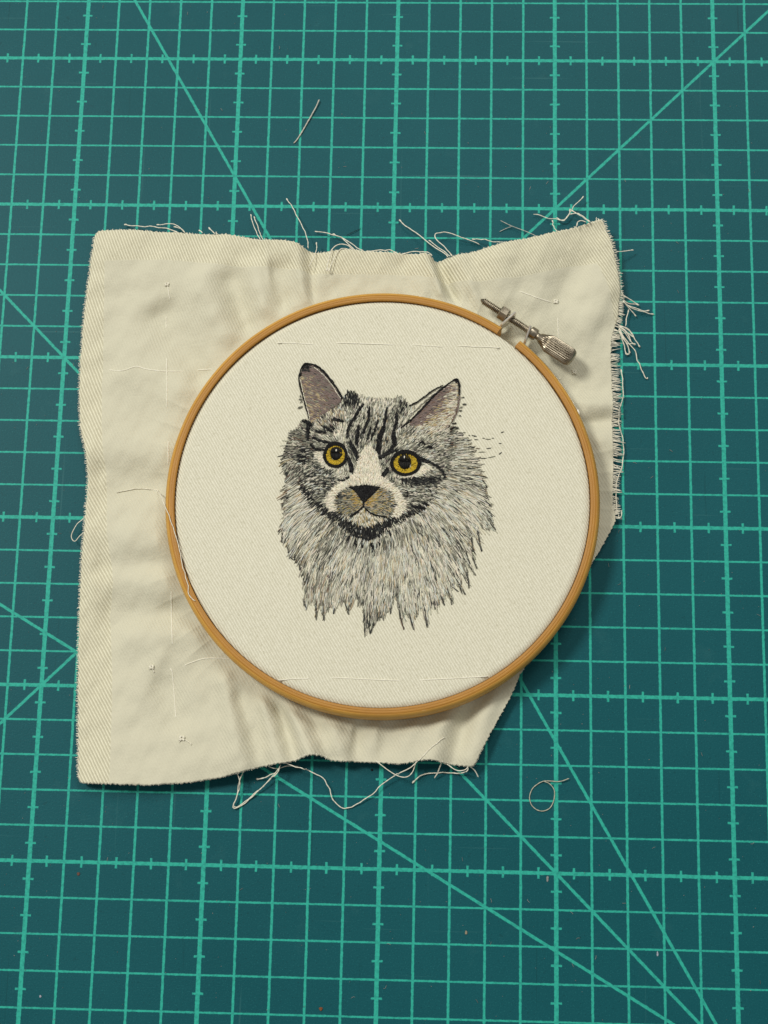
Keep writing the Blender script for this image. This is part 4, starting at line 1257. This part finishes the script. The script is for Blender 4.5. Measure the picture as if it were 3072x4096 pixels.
knot(727, 2953, .06, [[(752, 2966), (766, 2980)], [(716, 2970)]])
knot(606, 2668, .05, [[(616, 2690)], [(598, 2662)]])
knot(667, 1137, .045, [])
knot(2222, 1206, .05, [[(2232, 1196)]])
knot(2298, 1488, .05, [[(2288, 1476)], [(2304, 1500)]])

LOOSE = []          # (list of photo points, height at the start, height at the end)
T1, T2, T3 = (600, 780, .3617), (1150, 780, .4219), (1800, 760, .4219)
LOOSE += [([(497, 899), (520, 902), (560, 905), (620, 908), (665, 914), (712, 930)], .12, .35), ([(627, 899), (647, 899), (672, 894), (694, 896), (716, 908), (740, 932)], .15, .35)]
for k, pts, za, zb in [
    (T1, [(265, 350), (330, 370), (385, 412)], .2, .35), (T1, [(540, 390), (580, 420)], .3, .36), (T1, [(650, 360), (690, 400), (720, 432)], .3, .36), (T1, [(730, 412), (750, 432)], .3, .36),
    (T1, [(1115, 215), (1130, 290), (1180, 420), (1228, 510)], .15, .5), (T1, [(1150, 240), (1180, 310), (1215, 420), (1258, 512)], .2, .55), (T1, [(1510, 40), (1580, 150), (1659, 290), (1720, 420), (1745, 520), (1752, 590)], .1, .55),
    (T2, [(260, 345), (350, 355), (440, 380), (520, 405), (590, 450), (660, 500), (720, 530)], .1, .42), (T2, [(430, 370), (500, 400), (560, 450), (645, 522)], .15, .42),
    (T2, [(375, 720), (390, 620), (420, 520), (470, 475), (530, 468), (580, 480), (632, 526)], .60, .45), (T2, [(390, 725), (420, 640), (450, 580), (500, 515), (550, 510), (600, 524)], .58, .45),
    (T2, [(275, 450), (275, 500), (255, 580), (200, 680)], .3, .62), (T2, [(750, 538), (850, 525), (950, 520), (1000, 530), (1060, 562)], .44, .44), (T2, [(870, 538), (940, 556)], .44, .44),
    (T2, [(1090, 562), (1150, 545), (1250, 540), (1330, 540), (1372, 575)], .44, .6), (T2, [(1060, 235), (1130, 300), (1200, 345), (1310, 430), (1400, 500), (1480, 550), (1522, 590)], .1, .45),
    (T2, [(1340, 430), (1420, 490), (1500, 545), (1545, 582)], .15, .45),
    (T2, [(1562, 580), (1500, 500), (1430, 440), (1400, 400), (1410, 365), (1470, 355), (1530, 360), (1600, 385), (1720, 425), (1780, 448), (1776 + 45, 472)], .48, .1),
    (T3, [(210, 465), (300, 465), (400, 485), (560, 502)], .15, .6), (T3, [(1265, 60), (1220, 110), (1170, 165), (1130, 230), (1090, 285), (1060, 290), (1000, 275), (930, 270), (850, 240), (790, 230)], .25, .1),
    (T3, [(1140, 180), (1130, 225), (1098, 272), (1050, 288), (1010, 262)], .22, .15), (T3, [(1155, 190), (1220, 235), (1270, 265), (1325, 305)], .25, .78), (T3, [(1140, 230), (1190, 220), (1250, 240), (1315, 300)], .25, .78),
    (T3, [(1200, 345), (1210, 305), (1250, 290), (1295, 306)], .8, .8), (T3, [(970, 290), (980, 340), (1012, 392)], .15, .75)]:
    LOOSE.append((zz(*k, pts), za, zb))
R1, R2 = (2350, 900, .3164), (2350, 1500, .3615)
for pts, za, zb in [
    ([(580, 318), (500, 325), (440, 330), (355, 342)], .2, .5), ([(650, 1015), (600, 975), (540, 940), (480, 900), (432, 845)], .1, .4), ([(650, 1015), (600, 1000), (530, 1000), (450, 945)], .1, .38),
    ([(780, 1080), (700, 1085), (600, 1050), (520, 1020), (445, 965)], .05, .36), ([(840, 1130), (800, 1125), (720, 1095), (620, 1075), (540, 1040), (450, 970)], .05, .36), ([(615, 1155), (550, 1080), (500, 1020), (450, 960)], .1, .36),
    ([(520, 1070), (495, 1180), (480, 1280)], .15, .2),
    ([(665, 1545), (600, 1450), (560, 1370), (500, 1305), (400, 1290)], .05, .28), ([(600, 1520), (520, 1430), (470, 1360), (395, 1300)], .1, .28), ([(490, 1640), (460, 1520), (430, 1420), (395, 1320)], .05, .28),
    ([(490, 1635), (530, 1630), (515, 1550), (470, 1450), (400, 1340)], .08, .28), ([(760, 1930), (745, 1945), (690, 1840), (640, 1720), (610, 1600), (560, 1540), (480, 1440), (400, 1310)], .04, .28),
    ([(545, 1475), (520, 1400), (470, 1330), (400, 1285)], .12, .28), ([(610, 1510), (560, 1500), (500, 1500), (450, 1410), (400, 1300)], .12, .28), ([(570, 1390), (520, 1330), (450, 1285), (380, 1280)], .15, .28),
    ([(540, 1620), (500, 1520), (440, 1440), (410, 1350)], .08, .28), ([(590, 1420), (540, 1390), (480, 1330), (410, 1290)], .12, .26)]:
    LOOSE.append((zz(*R1, pts), za, zb))
LOOSE.append((zz(*R2, [(372, -60), (380, 0), (392, 110), (397, 200), (385, 290), (352, 400), (345, 520), (365, 620), (395, 720), (400, 830), (385, 1000), (350, 1100), (320, 1200), (315, 1350), (325, 1480), (350, 1580)]), .14, .14))
LOOSE.append((zz(*R2, [(340, 1585), (372, 1560), (376, 1500)]), .3, .15))
B1 = (850, 2950, .663)
for pts, za, zb in [
    ([(145, 210), (165, 270), (150, 350), (125, 415), (135, 430), (200, 390), (270, 330), (340, 260), (390, 210), (410, 165)], .45, .5), ([(190, 190), (160, 280), (150, 340), (130, 420), (180, 400), (250, 340), (330, 275), (405, 180)], .42, .5),
    ([(265, 250), (330, 235), (385, 215)], .05, .3), ([(310, 155), (350, 180), (400, 185), (450, 170), (515, 175)], .4, .15),
    ([(420, 150), (500, 175), (590, 205), (660, 240), (700, 300), (730, 380), (780, 425), (820, 425), (900, 385), (960, 345), (1020, 285), (1100, 230), (1180, 190), (1240, 140)], .5, .62),
    ([(985, 140), (1050, 190), (1110, 230), (1160, 240), (1200, 215), (1230, 150)], .45, .55), ([(1205, 275), (1260, 230), (1330, 212), (1420, 213), (1500, 215), (1540, 195), (1530, 160)], .05, .45),
    ([(1385, 145), (1360, 210), (1340, 245)], .5, .1), ([(1405, 155), (1470, 195), (1520, 195), (1545, 168)], .45, .45), ([(1540, 160), (1580, 200), (1605, 240)], .4, .1)]:
    LOOSE.append((zz(*B1, pts), za, zb))
LOOSE.append((zz(280, 1900, .3315, [(225, 450), (150, 540), (80, 600), (40, 670), (15, 730), (30, 780), (60, 795), (110, 745), (170, 690), (205, 640)]), .24, .24))
for pts, za, zb in LOOSE:
    p = np.array(pts, float)
    q = spline(p, 40)
    s = np.linspace(0, 1, 40)
    z = za * (1 - s) + zb * s
    if len(p) > 6:
        z = np.where((s > .15) & (s < .85), np.minimum(z, .04 + .6 * np.abs(z - .04) * np.abs(2 * s - 1)), z) if max(za, zb) < .7 and p[:, 1].min() > 2900 else z
    z = np.maximum(z, .03)
    thread("loose_thread", unproj(q[:, 0], q[:, 1], z), .0150 * rng.uniform(.85, 1.12), M_COTTON, cloth_root, wob=.009, tipfray=True)
# the long thread end that runs up onto the cloth at the bottom edge
q = spline(np.array(zz(*B1, [(1240, 140), (1300, 80), (1350, 35), (1400, 0)])), 16)
thread("loose_thread", on_cloth(q[:, 0], q[:, 1], .02), .016, M_COTTON, cloth_root)


def fringe():
    """cut yarn ends all round the edge, long where the right-hand side has unravelled"""
    P, R = [], []
    n = N_OUT
    ctr = np.stack([1536 + 0 * OUT[:, 0]], 1)
    # photo row of every outline sample
    d = (OUT - CAM) @ ROT
    px = 1536 + F_PX * d[:, 0] / -d[:, 2]; py = 2048 - F_PX * d[:, 1] / -d[:, 2]
    cum = np.r_[0, np.cumsum(np.linalg.norm(np.diff(OUT[:, :2], axis=0), axis=1))]
    def add(s, length, lat, zdrop, rad):
        x = np.interp(s, cum, OUT[:, 0]); y = np.interp(s, cum, OUT[:, 1]); z = np.interp(s, cum, OUT[:, 2])
        i = int(np.clip(np.searchsorted(cum, s), 0, n - 1))
        nx, ny = _nrm[i]
        if (x - HC[0]) * nx + (y - HC[1]) * ny < 0: nx, ny = -nx, -ny
        tx, ty = -ny, nx
        a = np.array([x - .04 * nx, y - .04 * ny, max(skirt_z(x, y) - .01, .05)])
        e = np.array([x + length * nx + lat * tx, y + length * ny + lat * ty, max(a[2] - zdrop, .03)])
        mid = (a + e) / 2 + np.array([tx, ty, 0]) * rng.normal(0, .014)
        P.append(spline(np.array([a, mid, e]), 5)); R.append(np.full(5, rad) * np.array([.9, 1, 1, .9, .6]))
    s = 0.0
    while s < cum[-1]:
        i = int(np.clip(np.searchsorted(cum, s), 0, n - 1))
        x, y = px[i], py[i]
        if x > 2400 and 1316 < y < 2072:
            hole = fbm(np.array([y * .02]), np.array([0.0]), 77, 2, 1.0)[0]
            add(s, max(.05, .25 + rng.normal(0, .045) - .05 * (y > 1900)), rng.normal(0, .045) + .05 * hole, .08, rng.uniform(.008, .0145))
            s += .017 + (.05 if hole > .95 else 0) + rng.exponential(.013)
        elif x > 2400 and 1180 < y <= 1316:
            add(s, .16 + rng.normal(0, .02), rng.normal(0, .02), .06, .012); s += .034
        elif x > 2390 and y <= 1180:
            add(s, .085 + rng.normal(0, .02), rng.normal(0, .02), .04, .012); s += .040
        elif x < 420 and 940 < y < 3110:
            add(s, .065 + rng.normal(0, .012), rng.normal(0, .010), .06, .010); s += .034 + rng.uniform(0, .012)
        elif y > 2980:
            add(s, .018 + rng.normal(0, .004), rng.normal(0, .003), .03, .016); s += .040
        elif y < 1100:
            add(s, .012 + abs(rng.normal(0, .018)), rng.normal(0, .03), .02, .010); s += .05
        else:
            add(s, .004 + abs(rng.normal(0, .008)), rng.normal(0, .02), .02, .008); s += .07
    V, Q, T = tubes(np.array(P), np.array(R), 5)
    o = link("fringe", np_mesh("fringe", V, Q, T), M_COTTON, cloth_root)
    o["kind"] = "stuff"


fringe()

# thread lying across the hoop's rim
q = np.array(zz(280, 1900, .3315, [(560, 210), (700, 180), (850, 165), (960, 170), (1050, 190), (1100, 250), (1130, 330), (1190, 480), (1240, 610), (1280, 740), (1320, 880), (1350, 1050), (1390, 1200), (1420, 1350), (1440, 1450), (1480, 1490), (1515, 1520)]))
w = []
for i, (x, y) in enumerate(q):
    if i < 5:
        w.append(on_cloth(np.array([x]), np.array([y]), .03)[0] + np.array([0, 0, 0]))
    else:
        w.append(unproj(x, y, {5: .75, 6: 1.16}.get(i, 1.292)))
tag(thread("thread", w, .0125, M_COTTON, None, wob=.012), "thin wavy white thread draped over the rim of the wooden hoop", "thread")

# ------------------------------------------------------------------ scraps lying on the mat
def mat_scrap(name, c):
    return mat_plain(name, tuple(np.array(c) * .7), c, 1500, .8)


M_GREY = mat_scrap("grey_thread", (.58, .57, .50))
M_DULL = mat_scrap("dull_thread", (.50, .50, .40))
w = unproj(np.array([1175, 1190, 1215, 1240, 1262, 1277]), np.array([573, 556, 515, 472, 432, 398]), np.array([.03, .03, .035, .05, .06, .08]))
tag(thread("thread_scrap", w, .022, M_GREY, None, wob=.003), "short straight grey thread lying alone above the cloth on the mat", "thread scrap")
Z8 = (1536, 3072, .92586)
q = np.array(zz(*Z8, [(800, 45), (760, 58), (715, 56), (680, 60), (645, 85), (630, 120), (636, 158), (660, 180), (690, 186), (718, 172), (735, 135), (735, 95), (715, 68), (690, 56)]))
tag(thread("thread_scrap", unproj(q[:, 0], q[:, 1], np.array([.09, .08, .06, .05, .03, .03, .03, .03, .03, .03, .03, .04, .06, .09])), .0140, M_DULL, None, wob=.004),
    "pale thread curled into a small ring on the mat below the cloth", "thread scrap")
w = unproj(np.array([1385, 1410, 1444]), np.array([942, 929, 914]), np.array([.04, .05, .03]))
tag(thread("hair", w, .008, mat_scrap("dark_hair", (.015, .02, .02)), None, wob=.002), "short dark hair above the top edge of the cloth", "hair")
w = unproj(np.array([2002, 2045, 2095, 2146]), np.array([882, 903, 922, 944]), np.array([.1, .1, .15, .6]))
tag(thread("thread_scrap", w, .011, M_GREY, None, wob=.003), "fine grey fibre sticking out of the cloth's top edge by the diagonal line", "thread scrap")
w = unproj(np.array([1998, 2024, 2049]), np.array([927, 914, 905]), np.array([.03, .05, .1]))
tag(thread("thread_scrap", w, .010, M_GREY, None, wob=.003), "very short grey fibre crossing a longer fibre at the cloth's top edge", "thread scrap")


def crumb(name, px, py, r, c, label, cat, seed, stretch=(1, 1, .6)):
    rr = np.random.default_rng(seed)
    bpy_me = bpy.data.meshes.new(name)
    import bmesh
    bm = bmesh.new()
    bmesh.ops.create_icosphere(bm, subdivisions=2, radius=1.0)
    for v in bm.verts:
        f = 1 + rr.uniform(-.28, .28)
        v.co = Vector((v.co.x * f * stretch[0] * r * S, v.co.y * f * stretch[1] * r * S, v.co.z * f * stretch[2] * r * S))
    bm.to_mesh(bpy_me); bm.free()
    o = link(name, bpy_me, mat_scrap(name + "_stuff", c))
    p = unproj(px, py, r * stretch[2] * .8)
    o.location = tuple(p * S)
    tag(o, label, cat)
    return o


crumb("crumb", 1283, 4035, .045, (.24, .09, .035), "orange-brown crumb near the bottom edge of the mat", "crumb", 1, (1, 1.1, .6))
crumb("crumb", 1864, 3730, .042, (.36, .31, .22), "tan crumb between the lower grid lines, right of the bottom centre", "crumb", 2, (.8, 1.2, .5))
crumb("crumb", 314, 3495, .045, (.16, .08, .06), "brown crumb under the thick line at the lower left", "crumb", 3, (1, 1, .4))
crumb("lint", 2630, 3815, .042, (.36, .42, .50), "white lint fleck beside a vertical line at the lower right", "lint", 4, (.6, 1.5, .3))
crumb("lint", 161, 3985, .032, (.42, .44, .52), "round white lint fleck in the bottom left corner", "lint", 5, (1, 1, .5))
crumb("lint", 2190, 3515, .060, (.26, .28, .28), "grey lint fluff just under a thick line crossing, lower right", "lint", 6, (.6, 1.3, .25))
crumb("crumb", 1488, 3080, .035, (.006, .006, .007), "tiny black crumb just below the cloth's bottom edge", "crumb", 8, (1, 1, .5))


def dust():
    rr = np.random.default_rng(11)
    P, R = [], []
    for _ in range(700):
        px, py = rr.uniform(0, 3072), rr.uniform(0, 4096)
        p = unproj(px, py, .012)
        a = rr.uniform(0, 6.28); L = rr.choice([.02, .035, .12], p=[.6, .3, .1])
        d = np.array([math.cos(a), math.sin(a), 0]) * L
        P.append(spline(np.array([p - d / 2, p + np.array([rr.normal(0, L * .14), rr.normal(0, L * .14), 0]), p + d / 2]), 7)); R.append(np.full(7, rr.uniform(.004, .009)) * np.array([.5, .9, 1, 1, 1, .9, .5]))
    V, Q, T = tubes(np.array(P), np.array(R), 4)
    o = link("dust", np_mesh("dust", V, Q, T), mat_plain("dust_fibre", (.10, .14, .14), (.34, .36, .34), 90, .9))
    o["kind"] = "stuff"
    o["label"] = "pale dust fibres scattered over the mat"


dust()
